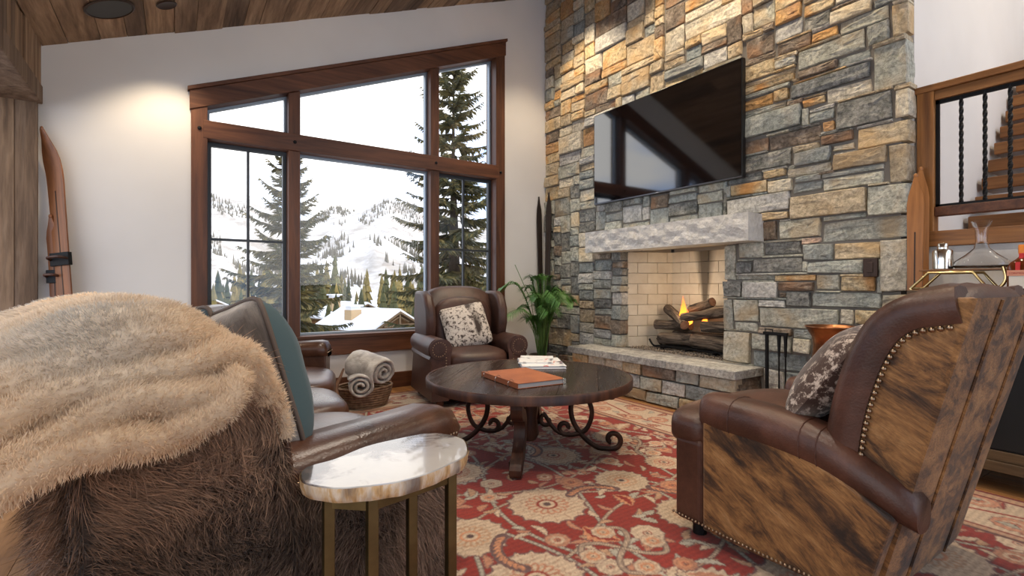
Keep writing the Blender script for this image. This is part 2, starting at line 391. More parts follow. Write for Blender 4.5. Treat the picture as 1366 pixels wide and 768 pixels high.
# ------------------------------------------------------------------ stair hall at the right
wr = MB().box(4.12, 4.25, -4.2, 1.3, 0, 1.35).box(4.12, 7.2, 1.3, 1.42, 0, 5.4).box(7.0, 7.2, -4.2, 1.3, 0, 5.4).box(4.2, 7.2, -4.2, 1.42, 5.3, 5.4).box(4.2, 4.3, -4.2, 1.3, 4.9, 5.4)
wall_h = wr.build('wall_stair', M['plaster']); tag(wall_h, 'pale plaster stair hall walls beyond the bar cabinet', kind='structure')
ld = MB().box(4.09, 4.95, -2.2, 1.295, 1.35, 1.45).build('landing', M['stairw'], wall_h, bevel=.004)
rail = thing('stair_railing', 'oak and black iron railing on the landing above the bar', 'railing', (4.16, 1.24, 1.45))
part('newel_post', MB().box(-.045, .045, -.045, .045, 0, .92), M['stairv'], rail, bevel=.004)
part('top_rail', MB().box(-.05, .05, -2.4, .06, .92, .965), M['stairw'], rail, bevel=.006)
part('under_rail', MB().box(-.03, .03, -2.4, -.045, .86, .92), M['stairw'], rail, bevel=.003)
part('bottom_rail', MB().box(-.035, .035, -2.4, -.045, .10, .16), M['alder'], rail, bevel=.004)
part('iron_frame', MB().box(-.008, .008, -2.4, -.045, .835, .86).box(-.008, .008, -2.4, -.045, .16, .178).box(-.008, .008, -.065, -.045, .16, .86), M['iron'], rail)
for k in range(9):
    y = -.16 - .105*k if k < 3 else -.16-.105*k
    rings = []
    for j in range(41):
        t = j/40; z = .17 + .68*t; a = t*PI*7
        rings.append([V(.009*1.35*math.cos(a+q*PI/2), y*1.08+.009*1.35*math.sin(a+q*PI/2), z) for q in range(4)])
    part('baluster', MB().loft(rings), M['iron'], rail)
stair = thing('staircase', 'open oak staircase with thick treads climbing beyond the railing', 'staircase', (5.0, 1.28, 1.45))
for k in range(9):
    tr = part('tread', MB().box(0, .30, -1.15, -.01, 0, .10), M['stairw'], stair, bevel=.008)
    tr.location = (.10+.17*k, 0, .08+.169*k)
part('stringer', MB().prism([(.12, -.06), (1.95, 1.70), (1.95, 1.42), (.3, -.2)], .05, lambda a, b, t: V(a, -.62-t, b)), M['stairv'], stair)
# ------------------------------------------------------------------ stone chimney wall
def stone_mat(name, cols, stain=None, dark=.5):
    m = mat(name, cols[1], .88, spec=.25); g = NG(m); g.coord('Object', rand=True)
    a = g.noise(9, 6, .62, .5); b = g.noise(38, 5, .72); v = g.vor(22); c_ = g.noise(3.0, 3, .5, .6)
    c = g.ramp(a, [(.28, cols[0]), (.5, cols[1]), (.74, cols[2])])
    sp = g.ramp(b, [(.38, (dark, dark, dark*.96)), (.55, (1, 1, 1)), (.72, (1.25, 1.25, 1.22))])
    c = g.mix(.75, c, sp, 'MULTIPLY')
    if stain: c = g.mix(g.ramp(c_, [(.5, (0,0,0)), (.68, (.8,.8,.8))]), c, stain)
    h = g.ramp(g.orand(), [(0, (1.0,1.01,1.03)), (.35, (1.32,1.30,1.26)), (.7, (1.45,1.42,1.35)), (1, (1.2,1.24,1.27))])
    g.col(g.mix(1.0, c, h, 'MULTIPLY'))
    g.bump(g.math('ADD', g.math('MULTIPLY', a, 1.6), g.math('ADD', g.math('MULTIPLY', b, .8), g.math('MULTIPLY', v, .5))), .75, .014); return m
SM = {'g': stone_mat('stone_greygreen', [(.22,.23,.205), (.35,.36,.325), (.47,.46,.41)], (.33,.26,.17)),
      'l': stone_mat('stone_palegrey', [(.30,.30,.295), (.40,.40,.39), (.50,.49,.47)]),
      'd': stone_mat('stone_darkgrey', [(.09,.095,.092), (.19,.195,.188), (.34,.335,.31)], None, .35),
      's': stone_mat('stone_slate', [(.16,.18,.18), (.26,.285,.28), (.37,.385,.37)], (.30,.29,.26)),
      't': stone_mat('stone_tan', [(.27,.22,.155), (.41,.345,.25), (.50,.44,.345)], (.40,.28,.15)),
      'o': stone_mat('stone_ochre', [(.34,.19,.075), (.47,.28,.12), (.50,.37,.21)], (.33,.20,.12)),
      'u': stone_mat('stone_buffrust', [(.36,.24,.12), (.47,.37,.23), (.54,.46,.33)], (.45,.21,.06)),
      'b': stone_mat('stone_brownmottle', [(.10,.08,.065), (.19,.155,.125), (.36,.31,.26)], (.28,.16,.09), .4),
      'w': stone_mat('stone_cream', [(.40,.365,.29), (.52,.485,.405), (.58,.56,.50)], (.50,.40,.26)),
      'p': stone_mat('stone_pinkish', [(.32,.22,.17), (.44,.33,.27), (.5,.42,.36)])}
TRACED = """2.18,2.37,3.22,3.41,g;1.97,2.18,3.17,3.29,o;1.96,2.19,3.03,3.17,l;1.75,1.96,3.14,3.24,u;1.77,1.96,3.03,3.17,d;1.5,1.77,3,3.11,w;1.71,1.9,2.92,3,o;1.4,1.71,2.9,3,g;1.4,1.54,2.76,2.9,g;1.29,1.39,2.77,2.98,t;1.35,1.49,2.99,3.06,s;2.17,2.44,2.99,3.16,b;1.9,2.16,2.92,3.02,b;1.53,2,2.76,2.92,g;1.73,2,2.68,2.75,b;1.51,1.72,2.67,2.75,s;2.18,2.44,2.81,2.94,u;2.01,2.18,2.82,2.89,w;1.51,2.05,2.54,2.66,d;1.5,1.8,2.43,2.54,w;1.29,1.51,2.43,2.73,g;2.02,2.44,2.7,2.75,u;2.19,2.45,2.56,2.66,o;2.06,2.21,2.56,2.66,u;1.8,1.97,2.45,2.52,u;1.38,1.73,2.22,2.42,d;1.28,1.38,2.21,2.41,w;1.92,2.45,2.33,2.51,s;1.74,1.92,2.32,2.4,s;1.72,1.82,2.23,2.31,o;1.83,2.23,2.18,2.3,b;1.61,1.83,2.13,2.21,b;1.29,1.6,2.05,2.2,t;2.23,2.45,2.19,2.31,b;2.04,2.45,2.04,2.18,d;1.76,2.03,2.01,2.13,s;1.61,1.75,2.07,2.12,w;1.41,1.75,1.93,2.05,t;1.29,1.42,1.78,2.04,t;1.76,2.09,1.94,2.03,w;2.09,2.27,1.96,2.03,u;1.43,1.83,1.89,1.95,s;1.43,1.82,1.79,1.89,g;1.81,2.04,1.81,1.89,s;2.24,2.57,1.86,1.96,u;2.02,2.24,1.84,1.96,w;1.53,2.06,1.61,1.79,t;1.29,1.53,1.57,1.78,g;2.07,2.6,1.69,1.84,l;1.83,2.02,1.89,1.94,s;2.07,2.29,1.62,1.69,t;1.54,1.82,1.57,1.63,g;2.16,2.28,1.46,1.62,b;1.83,2.15,1.46,1.61,g;1.29,1.83,1.41,1.57,g;1.8,1.97,1.41,1.47,p;2.27,2.49,1.32,1.46,g;1.96,2.27,1.34,1.45,d;1.75,1.96,1.29,1.42,s;1.45,1.75,1.28,1.41,t;2.37,2.51,1.2,1.3,d;1.97,2.36,1.2,1.34,d;1.55,1.93,1.18,1.28,g;1.29,1.48,1.05,1.41,w;2.18,2.52,1.14,1.19,g;1.87,2.18,1.13,1.19,u;2.15,2.46,0.99,1.14,l;1.88,2.14,1.05,1.13,b;1.7,1.87,1.06,1.18,g;1.48,1.73,1.05,1.17,u;2.46,2.64,0.99,1.14,d;1.9,2.09,0.93,1.05,d;1.44,1.9,0.93,1.05,s;2.49,2.64,1.14,1.45,g;2.31,2.54,0.79,0.98,g;2.54,2.64,0.71,0.98,g;2.09,2.31,0.92,0.98,l;1.71,2.32,0.76,0.93,g;1.61,1.71,0.81,0.93,w;1.44,1.61,0.82,0.93,u;2.32,2.53,0.7,0.8,g;2.38,2.64,0.45,0.71,w;2.04,2.38,0.56,0.71,g;1.9,2.04,0.57,0.69,w;1.93,2.37,0.38,0.57,s"""
OX0, OX1, OZ0, OZ1 = 2.64, 3.85, .42, 1.455          # firebox opening
WY0, WY1, WZ1 = 1.28, 5.2, 4.9
st = []
def clash(a, b): return min(a[1], b[1])-max(a[0], b[0]) > .004 and min(a[3], b[3])-max(a[2], b[2]) > .004
blocks = [[OX0, OX1, 0, OZ1, None], [2.28, 4.29, 0, .42, None]]
for e in TRACED.split(';'):
    p = e.split(','); r = [float(q) for q in p[:4]] + [p[4]]
    for b in blocks + st:
        if clash(r, b):
            opts = [(r[1]-b[0], 1, b[0]), (b[1]-r[0], 0, b[1]), (r[3]-b[2], 3, b[2]), (b[3]-r[2], 2, b[3])]
            _, i, v = min(opts); r[i] = v
    if r[1]-r[0] > .05 and r[3]-r[2] > .03: st.append(r)
C = .02
ny, nzc = int(round((WY1-WY0)/C)), int(round(WZ1/C))
occ = np.zeros((ny, nzc), bool)
def mark(r): occ[max(0, int(round((r[0]-WY0)/C))):int(round((r[1]-WY0)/C)), max(0, int(round(r[2]/C))):int(round(r[3]/C))] = True
for r in blocks + st: mark(r)
def zone_code(y, z):
    # which kinds of stone the masons laid where: warm buff high and far, grey-green low
    warm = min(1, max(0, (z-2.2)/1.4 + (y-3.2)*.12)); q = rng.random()
    if q < warm*.78: return rng.choice('tuuwwttob')
    return rng.choice('ggglssddbwtg') if z < 2.4 else rng.choice('ggltsbwtu')
for jz in range(nzc):
    for iy in range(ny-1, -1, -1):
        if occ[iy, jz]: continue
        n = 0
        while iy-n >= 0 and not occ[iy-n, jz] and n < 60: n += 1
        tw = int(rng.choice((9, 12, 14, 16, 19, 22, 26))); th = rng.choice((4, 5, 6, 7, 8, 9, 11))
        w = n if n-tw < 5 else tw
        if w > 30: w = w//2
        h = 0
        while jz+h < nzc and h < th+3 and not occ[iy-w+1:iy+1, jz+h].any(): h += 1
        if h > th: h = h if h-th < 3 else th
        h = max(1, h)
        occ[iy-w+1:iy+1, jz:jz+h] = True
        y0 = WY0+(iy-w+1)*C; r = [y0, y0+w*C, jz*C, (jz+h)*C, None]
        r[4] = zone_code((r[0]+r[1])/2, (r[2]+r[3])/2); st.append(r)
for r in st:
    for side, sg in ((0, -1), (1, 1), (2, -1), (3, 1)):
        for step in range(7):
            t = list(r); t[side] += sg*.005
            if t[0] < WY0-.001 or t[1] > WY1+.001 or t[2] < -.001 or any(b is not r and min(t[1], b[1])-max(t[0], b[0]) > .0005 and min(t[3], b[3])-max(t[2], b[2]) > .0005 for b in blocks+st): break
            r[side] = t[side]
core = MB().box(4.02, 4.13, 1.34, OX0-.03, 0, 4.95).box(4.02, 4.13, OX1+.03, 5.2, 0, 4.95).box(4.02, 4.13, OX0-.03, OX1+.03, OZ1+.03, 4.95).box(4.06, 4.13, OX0-.03, OX1+.03, 0, OZ0-.06)
core.box(4.7, 4.75, 1.4, 5.42, 0, 5.0)
wall_r = core.build('wall_right', M['mortar']); tag(wall_r, 'tall chimney wall of mixed grey and tan ledge stone', kind='structure')
def stone_verts(w, h, proud, back, sd, n_edge=3, jit=.009, gap=.0008):
    r_ = random.Random(sd); hw, hh = w/2-gap, h/2-gap
    j = min(jit, w*.10, h*.13)
    cor = [(-hw+r_.uniform(0, j), -hh+r_.uniform(0, j)), (hw-r_.uniform(0, j), -hh+r_.uniform(0, j)), (hw-r_.uniform(0, j), hh-r_.uniform(0, j)), (-hw+r_.uniform(0, j), hh-r_.uniform(0, j))]
    ring = []
    for q in range(4):
        a, b = cor[q], cor[(q+1) % 4]
        for k in range(n_edge):
            t = k/n_edge; p = [a[0]+(b[0]-a[0])*t, a[1]+(b[1]-a[1])*t]
            if k:
                p[0] += r_.uniform(-j, j*.3)*.5*(1 if p[0] > 0 else -1); p[1] += r_.uniform(-j, j*.3)*.5*(1 if p[1] > 0 else -1)
            else:
                c_ = r_.uniform(.2, 1)*j*.7; p[0] -= math.copysign(c_, p[0]); p[1] -= math.copysign(c_*.6, p[1])
            ring.append(p)
    n = len(ring); ins = min(.007, h*.10, w*.10)
    tilt_a, tilt_b = r_.uniform(-.012, .012), r_.uniform(-.012, .012)
    vs = [(-back, a, b) for a, b in ring]
    vs += [(proud-.005+tilt_a*a/w+tilt_b*b/h + r_.uniform(-.003, .003), a, b) for a, b in ring]
    vs += [(proud+tilt_a*a/w+tilt_b*b/h + r_.uniform(-.003, .006), a*(1-ins/abs(hw)), b*(1-ins/abs(hh))) for a, b in ring]
    vs += [(proud+.001+r_.uniform(-.003, .006), a*.42, b*.42) for a, b in ring[::1]]
    fs = []
    for l in range(3):
        for k in range(n): fs.append((l*n+k, l*n+(k+1) % n, (l+1)*n+(k+1) % n, (l+1)*n+k))
    fs.append(tuple(range(3*n, 4*n))); return vs, fs
# rank by apparent size so that the 300 largest are objects of their own
def apparent(r):
    y, z = (r[0]+r[1])/2, (r[2]+r[3])/2; d = (4.0*.556+y*.831); return (r[1]-r[0])*(r[3]-r[2])/d**2 * (4.0/ math.hypot(4.0, y))
def hidden(r): return r[0] > 2.52 and r[1] < 4.11 and r[2] > 2.1 and r[3] < 2.92
def inview(r):
    y, z = (r[0]+r[1])/2, (r[2]+r[3])/2; d = (4.0*.556+y*.831); return (r[2]-1.1)/d < .60
st = [r for r in st if not hidden(r) and inview(r) or r[2] > 4]
st.sort(key=lambda r: -apparent(r) if inview(r) else 1)
n_obj = 0; rest = MB(); rest_mi = []
for si, r in enumerate(st):
    w, h = r[1]-r[0], r[3]-r[2]
    if w < .025 or h < .018: continue
    proud = rng.uniform(-.012, .022); vs, fs = stone_verts(w, h, proud, .13, si*13+5)
    vs = [(-a, b, c) for a, b, c in vs]
    cx = (4.0, (r[0]+r[1])/2, (r[2]+r[3])/2)
    if n_obj < 285 and w > .05 and h > .035:
        o = MB().add(vs, fs).build('stone', SM[r[4]], wall_r); o.location = cx; n_obj += 1
    else: rest.add([(a+4.0, b+cx[1], c+cx[2]) for a, b, c in vs], fs); rest_mi += ['gldstoubwp'.index(r[4])]*len(fs)
ro = rest.build('small_stone_infill', SM['g'], wall_r); tag(ro, kind='stuff')
for k in 'ldstoubwp': ro.data.materials.append(SM[k])
ro.data.polygons.foreach_set('material_index', rest_mi)
# raised hearth
hearth = MB().box(3.72, 4.06, 2.36, 4.25, 0, .35).build('hearth', M['mortar'], wall_r)
zrow = 0; i = 0
for h in (.11, .13, .115):
    y = 4.27
    while y > 2.30:
        w = min(rng.choice((.18, .25, .3, .38)), y-2.30)
        if y-w-2.30 < .12: w = y-2.30
        vs, fs = stone_verts(w, h, rng.uniform(-.008, .015), .08, 900+i); i += 1
        o = MB().add([(-a, b, c) for a, b, c in vs], fs).build('stone', SM[rng.choice('gglstbuw')], hearth); o.location = (3.67, y-w/2, zrow+h/2); y -= w
    vs, fs = stone_verts(.36, h, rng.uniform(-.006, .01), .06, 950+i)
    o = MB().add([(b, -a, c) for a, b, c in vs], fs).build('stone', SM[rng.choice('btb')], hearth); o.location = (3.85, 2.31, zrow+h/2)
    zrow += h
M['hearthtop'] = stone_mat('hearth_slab', [(.20,.20,.195), (.30,.30,.295), (.42,.42,.41)])
M['mantel'] = stone_mat('mantel_stone', [(.44,.43,.41), (.52,.51,.49), (.58,.57,.55)], None, .92)
for a, b in ((2.28, 2.95), (2.95, 3.62), (3.62, 4.29)):
    MB().box(3.615, 4.06, a+.0015, b-.0015, .355, .425).build('slab', M['hearthtop'], hearth, bevel=.006)
MB().box(4.0, 4.62, 2.6, 3.9, .36, .42).build('firebox_floor', M['mortar'], hearth)
# firebox
fb = [(4.10, 3.86), (4.58, 3.64), (4.58, 2.86), (4.10, 2.63)]
shell = MB()
for (xa, ya), (xb, yb) in zip(fb[:-1], fb[1:]):
    d = Vector((xb-xa, yb-ya)); nrm = Vector((-d.y, d.x)).normalized()
    if nrm.x*(4.3-xa)+nrm.y*(3.2-ya) > 0: nrm = -nrm
    q = [(xa+nrm.x*.03, ya+nrm.y*.03), (xb+nrm.x*.03, yb+nrm.y*.03), (xb+nrm.x*.08, yb+nrm.y*.08), (xa+nrm.x*.08, ya+nrm.y*.08)]
    shell.prism(q, 1.1, lambda a, b, t: V(a, b, .40+t))
shell.box(4.1, 4.66, 2.55, 3.95, 1.5, 1.55)
m = mat('firebrick_joint', (.52,.46,.37), .95); firebox = shell.build('firebox', m, wall_r)
m = mat('firebrick', (.62,.56,.47), .85); g = NG(m); g.coord('Object', rand=True)
c = g.ramp(g.noise(7, 4), [(.3, (.62,.54,.42)), (.7, (.74,.67,.54))]); c = g.mix(.3, c, g.ramp(g.orand(), [(0, (.85,.83,.8)), (1, (1,1,1))]), 'MULTIPLY')
geo = g.n('ShaderNodeNewGeometry'); sx = g.n('ShaderNodeSeparateXYZ'); g.l(geo.outputs['Position'], sx.inputs[0])
dy = g.math('ABSOLUTE', g.math('SUBTRACT', sx.outputs[1], 3.22)); wdt = g.math('ADD', .03, g.math('MULTIPLY', g.math('SUBTRACT', sx.outputs[2], .9), .16))
so = g.math('DIVIDE', dy, wdt); so = g.math('SUBTRACT', 1.25, so); so = g.math('MULTIPLY', so, g.math('GREATER_THAN', sx.outputs[0], 4.5)); so = g.math('MULTIPLY', so, g.math('GREATER_THAN', sx.outputs[2], .85))
c = g.mix(g.ramp(so, [(0, (0,0,0)), (.8, (.85,.85,.85))]), c, (.035,.025,.018)); g.col(c); g.bump(g.noise(60, 3), .2, .003); M['firebrick'] = m
for (xa, ya), (xb, yb) in zip(fb[:-1], fb[1:]):
    d = Vector((xb-xa, yb-ya)); L = d.length; ang = math.atan2(d.y, d.x); ch = .115
    for r in range(9):
        s = -(.115 if r % 2 else 0)
        while s < L-.01:
            a, b = max(s, 0), min(s+.23, L)
            if b-a > .02:
                o = MB().box(-(b-a)/2+.002, (b-a)/2-.002, -.012, .026, -ch/2+.002, ch/2-.002).build('brick', M['firebrick'], firebox, bevel=.002, segs=1)
                o.location = (xa+d.x/L*(a+b)/2, ya+d.y/L*(a+b)/2, .425+ch*(r+.5)); o.rotation_euler = (0, 0, ang)
                # local +y faces outward of the box for this winding
            s += .23
# mantel beam
mb = MB(); ny_, nz_ = 72, 10
def mv(i, j, face):
    y = 2.27+1.91*i/ny_; z = 1.455+.225*j/nz_
    edge = min(i, ny_-i, 3)/3*min(j, nz_-j, 2)/2
    cell = mnoise.voronoi(Vector((y*9, z*12, 3.1)))[0][0]
    return V(3.775 + (.030*cell + .008*nz(y, z, 0, 14) - .016)*edge, y, z)
grid = [[mv(i, j, 0) for j in range(nz_+1)] for i in range(ny_+1)]
vs = [p for row in grid for p in row]; fs = [(i*(nz_+1)+j, (i+1)*(nz_+1)+j, (i+1)*(nz_+1)+j+1, i*(nz_+1)+j+1) for i in range(ny_) for j in range(nz_)]
b0 = len(vs); vs += [V(4.0, 2.27, 1.455), V(4.0, 4.18, 1.455), V(4.0, 4.18, 1.68), V(4.0, 2.27, 1.68)]
bot = [i*(nz_+1) for i in range(ny_+1)]; top = [i*(nz_+1)+nz_ for i in range(ny_+1)]
fs += [tuple(bot + [b0+1, b0]), tuple(top[::-1] + [b0+3, b0+2]), tuple(list(range(0, nz_+1)) + [b0+3, b0]), tuple([ny_*(nz_+1)+j for j in range(nz_, -1, -1)] + [b0+1, b0+2])]
man = MB().add(vs, fs).build('mantel', M['mantel']); tag(man, 'rough hewn pale stone mantel beam above the firebox', 'mantel')
# ------------------------------------------------------------------ outside: snowy valley, spruces, village
NP = np.random.default_rng(11)
def hgt(a, r):
    """terrain height; a = bearing in degrees clockwise of the +y axis, r = distance"""
    near = -4.2 - 5.5*min(1, max(0, (r-14)/60))
    z = near
    z += 6.0*max(0, min(1, (r-120)/110))**1.5
    front = math.exp(-((a-18.2)/7.0)**2)*36 + math.exp(-((a+1)/7.0)**2)*34 + math.exp(-((a-38)/8.0)**2)*30
    k = max(0, min(1, (r-170)/190)); z += front*(k*k*(3-2*k))
    k2 = max(0, min(1, (r-420)/520)); k2 = k2*k2*(3-2*k2)
    ridge = 128 + 14*math.sin(a*.33+.6) + 6*math.sin(a*.9+2) + 2*math.sin(a*2.3)
    z += (ridge-front*.6)*k2
    z += 5*nz(a*.35, math.log(r)*3.0, 0, 1.0)*min(1, r/150) + 1.2*nz(a*1.7, math.log(r)*11, 5)*min(1, r/200)
    return z
angs = np.linspace(-24, 66, 181); rads = np.concatenate([np.geomspace(9, 1000, 120), np.geomspace(1010, 2600, 12)])
vs = []; 
for a in angs:
    sa, ca = math.sin(R(a)), math.cos(R(a))
    for r in rads: vs.append((r*sa, r*ca, hgt(a, min(r, 1000)) - max(0, r-1000)*.02))
nr = len(rads)
fs = [(i*nr+j, (i+1)*nr+j, (i+1)*nr+j+1, i*nr+j+1) for i in range(len(angs)-1) for j in range(nr-1)]
m = mat('snow_hills', (.80,.82,.86), .8); g = NG(m); g.coord('Object', (1, 1, 1))
f1 = g.noise(.03, 6, .7, .4); f2 = g.noise(.16, 6, .75); 
c = g.ramp(f1, [(.40, (.66,.675,.70)), (.50, (.50,.475,.45)), (.62, (.30,.275,.25))]); c = g.mix(g.ramp(f2, [(.48, (0,0,0)), (.62, (.55,.55,.55))]), c, (.30,.25,.19))
g.col(c); M['hills'] = m
ter = raw('snowy_terrain', np.array(vs), np.array(fs), m, smooth=180); tag(ter, 'snow covered valley and hills outside the window', kind='structure')
# ---- spruce with drooping boughs
def conifer(name, h, rad, nb, seed, needles=26, label='', loc=(0,0,0), twig=.11, dens=1.0, group=None):
    r_ = random.Random(seed); root = thing(name, label, 'tree', loc, 0, group)
    MB().tube([(0, 0, 0), (.03, .02, h*.35), (-.02, 0, h*.7), (0, 0, h)], [h*.018+.05, h*.013+.035, .04, .008], 7).build('trunk', M['bark'], root, smooth=180)
    co = []; fc = []; cl = []
    def tri(a, b, c, col):
        k = len(co); co.extend((a, b, c)); fc.append((k, k+1, k+2)); cl.extend((col, col, col))
    lines = []
    for i in range(nb):
        t = (i+r_.random())/nb; z = h*(.10+.89*t); L = rad*((1-t)**.8)*r_.uniform(.72, 1.12)+.12
        az = i*2.39996+r_.uniform(-.3, .3); el = R(-14 + 44*t*t + r_.uniform(-8, 8)); d = V(math.cos(az)*math.cos(el), math.sin(az)*math.cos(el), math.sin(el)); side = V(-math.sin(az), math.cos(az), 0)
        pts = []
        for k in range(6):
            s = k/5; p = V(0, 0, z) + d*(L*s) + V(0, 0, -.20*L*s*(1-t) + .20*L*s*s*s) ; pts.append(p)
        lines.append((pts, L))
        nn = int(needles*max(.35, L/rad)*dens)
        for k in range(nn):
            s = .12+.88*(k+r_.random())/nn; q = s*5; j = min(4, int(q)); p = pts[j].lerp(pts[j+1], q-j)
            for sd in (-1, 1):
                tl = twig*(2.2*(1-s)+.75)*r_.uniform(.7, 1.25)*(.55+.6*L/rad); out = (d*.75 + side*sd*.9 + V(0, 0, r_.uniform(-.55, .1))).normalized()
                w = tl*.17; base = p; tip = p+out*tl; perp = V(0, 0, 1)*w*.6 + d*w*.4
                shade = r_.uniform(.65, 1.3); col = (.058*shade+.014*r_.random(), .066*shade, .024*shade)
                if r_.random() < .38: col = (.155*shade, .125*shade, .037*shade)
                tri(base-perp, base+perp, tip, col)
                mid = base.lerp(tip, .45); e1 = out.cross(V(0, 0, 1)).normalized()*w*1.1
                tri(mid-e1, mid+e1, tip+V(0, 0, -tl*.25), col); tri(base+e1*.7, base-e1*.7, mid+V(0, 0, -tl*.42), col)
    bm_ = MB()
    for pts, L in lines: bm_.tube(pts, [.014, .012, .010, .008, .006, .003], 3)
    bm_.build('boughs', M['bark'], root)
    raw('needles', np.array([tuple(c) for c in co]), np.array(fc), M['needle'], root, cols=np.array(cl)); return root
M['bark'] = mat('spruce_bark', (.055,.038,.027), .9); M['needle'] = fur_mat('spruce_needles', .7, .3)
conifer('spruce_tree', 9.8, 2.25, 150, 3, 48, 'tall spruce close to the window beside the right mullion', (5.35, 10.4, -2.7), .15)
conifer('spruce_tree', 8.5, 2.5, 125, 9, 50, 'shorter spruce with golden branch tips behind the left mullion', (2.12, 12.3, -4.2), .16)
# ---- distant conifers, a few shared shapes
def tree_mesh(seed, kind):
    r_ = random.Random(seed); mb = MB(); n = 9; tiers = 6
    for k in range(tiers):
        z0 = .10+.9*k/tiers*.98; z1 = min(1, z0+.9/tiers*1.75); rr = .21*(1-k/tiers)**.85+.012
        off = r_.random()*6
        ring = [V(rr*r_.uniform(.72, 1.15)*math.cos(2*PI*q/n+off), rr*r_.uniform(.72, 1.15)*math.sin(2*PI*q/n+off), z0+r_.uniform(-.02, .02)) for q in range(n)]
        b = len(mb.v); mb.v += [tuple(p) for p in ring] + [(0, 0, z1)]; mb.f += [(b+q, b+(q+1) % n, b+n) for q in range(n)] + [tuple(b+q for q in range(n))[::-1]]
    mb.tube([(0, 0, -.05), (0, 0, .2)], .018, 5); return mb
def far_mat(name, c0, c1):
    m = mat(name, c0, .9); g = NG(m); g.coord('Object', rand=True); g.col(g.mix(1.0, g.ramp(g.noise(9, 4, .7), [(.35, c0), (.65, c1)]), g.ramp(g.orand(), [(0, (.7,.72,.7)), (1, (1.35,1.25,1.1))]), 'MULTIPLY')); return m
fm = [far_mat('far_conifer_green', (.035,.046,.022), (.085,.09,.038)), far_mat('far_conifer_olive', (.10,.085,.03), (.25,.20,.075))]
protos = [tree_mesh(s, 0) for s in (1, 2, 3)]
pm = []
for k, p in enumerate(protos):
    for mm in fm:
        me = bpy.data.meshes.new('valley_conifer'); me.from_pydata(p.v, [], p.f); me.materials.append(mm); pm.append(me)
def place_far(a, r, h, me, label, group):
    o = bpy.data.objects.new('valley_conifer', me); COL.objects.link(o); o.location = (r*math.sin(R(a)), r*math.cos(R(a)), hgt(a, r)-.1); o.scale = (h*.70, h*.70, h); o.rotation_euler = (0, 0, a*7)
    return tag(o, label, 'tree', group)
r_ = random.Random(21)
taken = [gp0 for gp0 in ((20.0, 61.5, 7.5), (86*math.sin(R(17.4)), 90*math.cos(R(17.4)), 9), (84*math.sin(R(1.6)), 88*math.cos(R(1.6)), 9))]
for k in range(1600):
    a = r_.uniform(7.5, 33) if k % 5 else r_.uniform(-3, 8); r = r_.uniform(60, 150); h = r_.uniform(7.5, 12.5)*(1.0+.25*(r > 105)); x_, y_ = r*math.sin(R(a)), r*math.cos(R(a))
    if any(math.hypot(x_-tx, y_-ty) < tr+.155*h for tx, ty, tr in taken): continue
    taken.append((x_, y_, .155*h))
    q_ = r_.randrange(6); place_far(a, r, h, pm[q_], ('small dark green conifer in the valley forest beyond the window', 'small olive gold conifer in the valley forest beyond the window')[q_ % 2], ('dark green valley conifers', 'olive gold valley conifers')[q_ % 2])
# sparse far timber on the hillsides: uncountable
mb = MB()
for k in range(11000):
    a = r_.uniform(-6, 40); r = r_.uniform(170, 900)
    den = nz(a*.25, math.log(r)*6, 3) + .25*nz(a, math.log(r)*20, 7)
    if den < .16: continue
    h = r_.uniform(2.2, 4.4)*(1+r/1000); z = hgt(a, r); x, y = r*math.sin(R(a)), r*math.cos(R(a)); q = h*.17; t = r_.random()*6
    b = len(mb.v); mb.v += [(x+q*math.cos(t+j*2.094), y+q*math.sin(t+j*2.094), z-.3) for j in range(3)] + [(x, y, z+h)]; mb.f += [(b, b+1, b+3), (b+1, b+2, b+3), (b+2, b, b+3)]
tag(mb.build('hillside_timber', far_mat('hill_timber', (.10,.095,.08), (.19,.175,.145)), ter), 'scattered dark timber on the far snowy hillsides', kind='stuff')
# bare brush near the village
mb = MB()
for k in range(2600):
    a = r_.uniform(-4, 34); r = r_.uniform(45, 165); h = r_.uniform(1.2, 3.6); z = hgt(a, r); x, y = r*math.sin(R(a)), r*math.cos(R(a)); t = r_.random()*6; dx, dy = math.cos(t)*.18, math.sin(t)*.18
    b = len(mb.v); lx, ly = r_.uniform(-.8, .8), r_.uniform(-.8, .8); mb.v += [(x-dx, y-dy, z-.2), (x+dx, y+dy, z-.2), (x+lx, y+ly, z+h)]; mb.f.append((b, b+1, b+2))
tag(mb.build('bare_brush', far_mat('dry_brush', (.20,.145,.075), (.33,.25,.14)), ter), 'dry tan winter brush across the valley floor', kind='stuff')
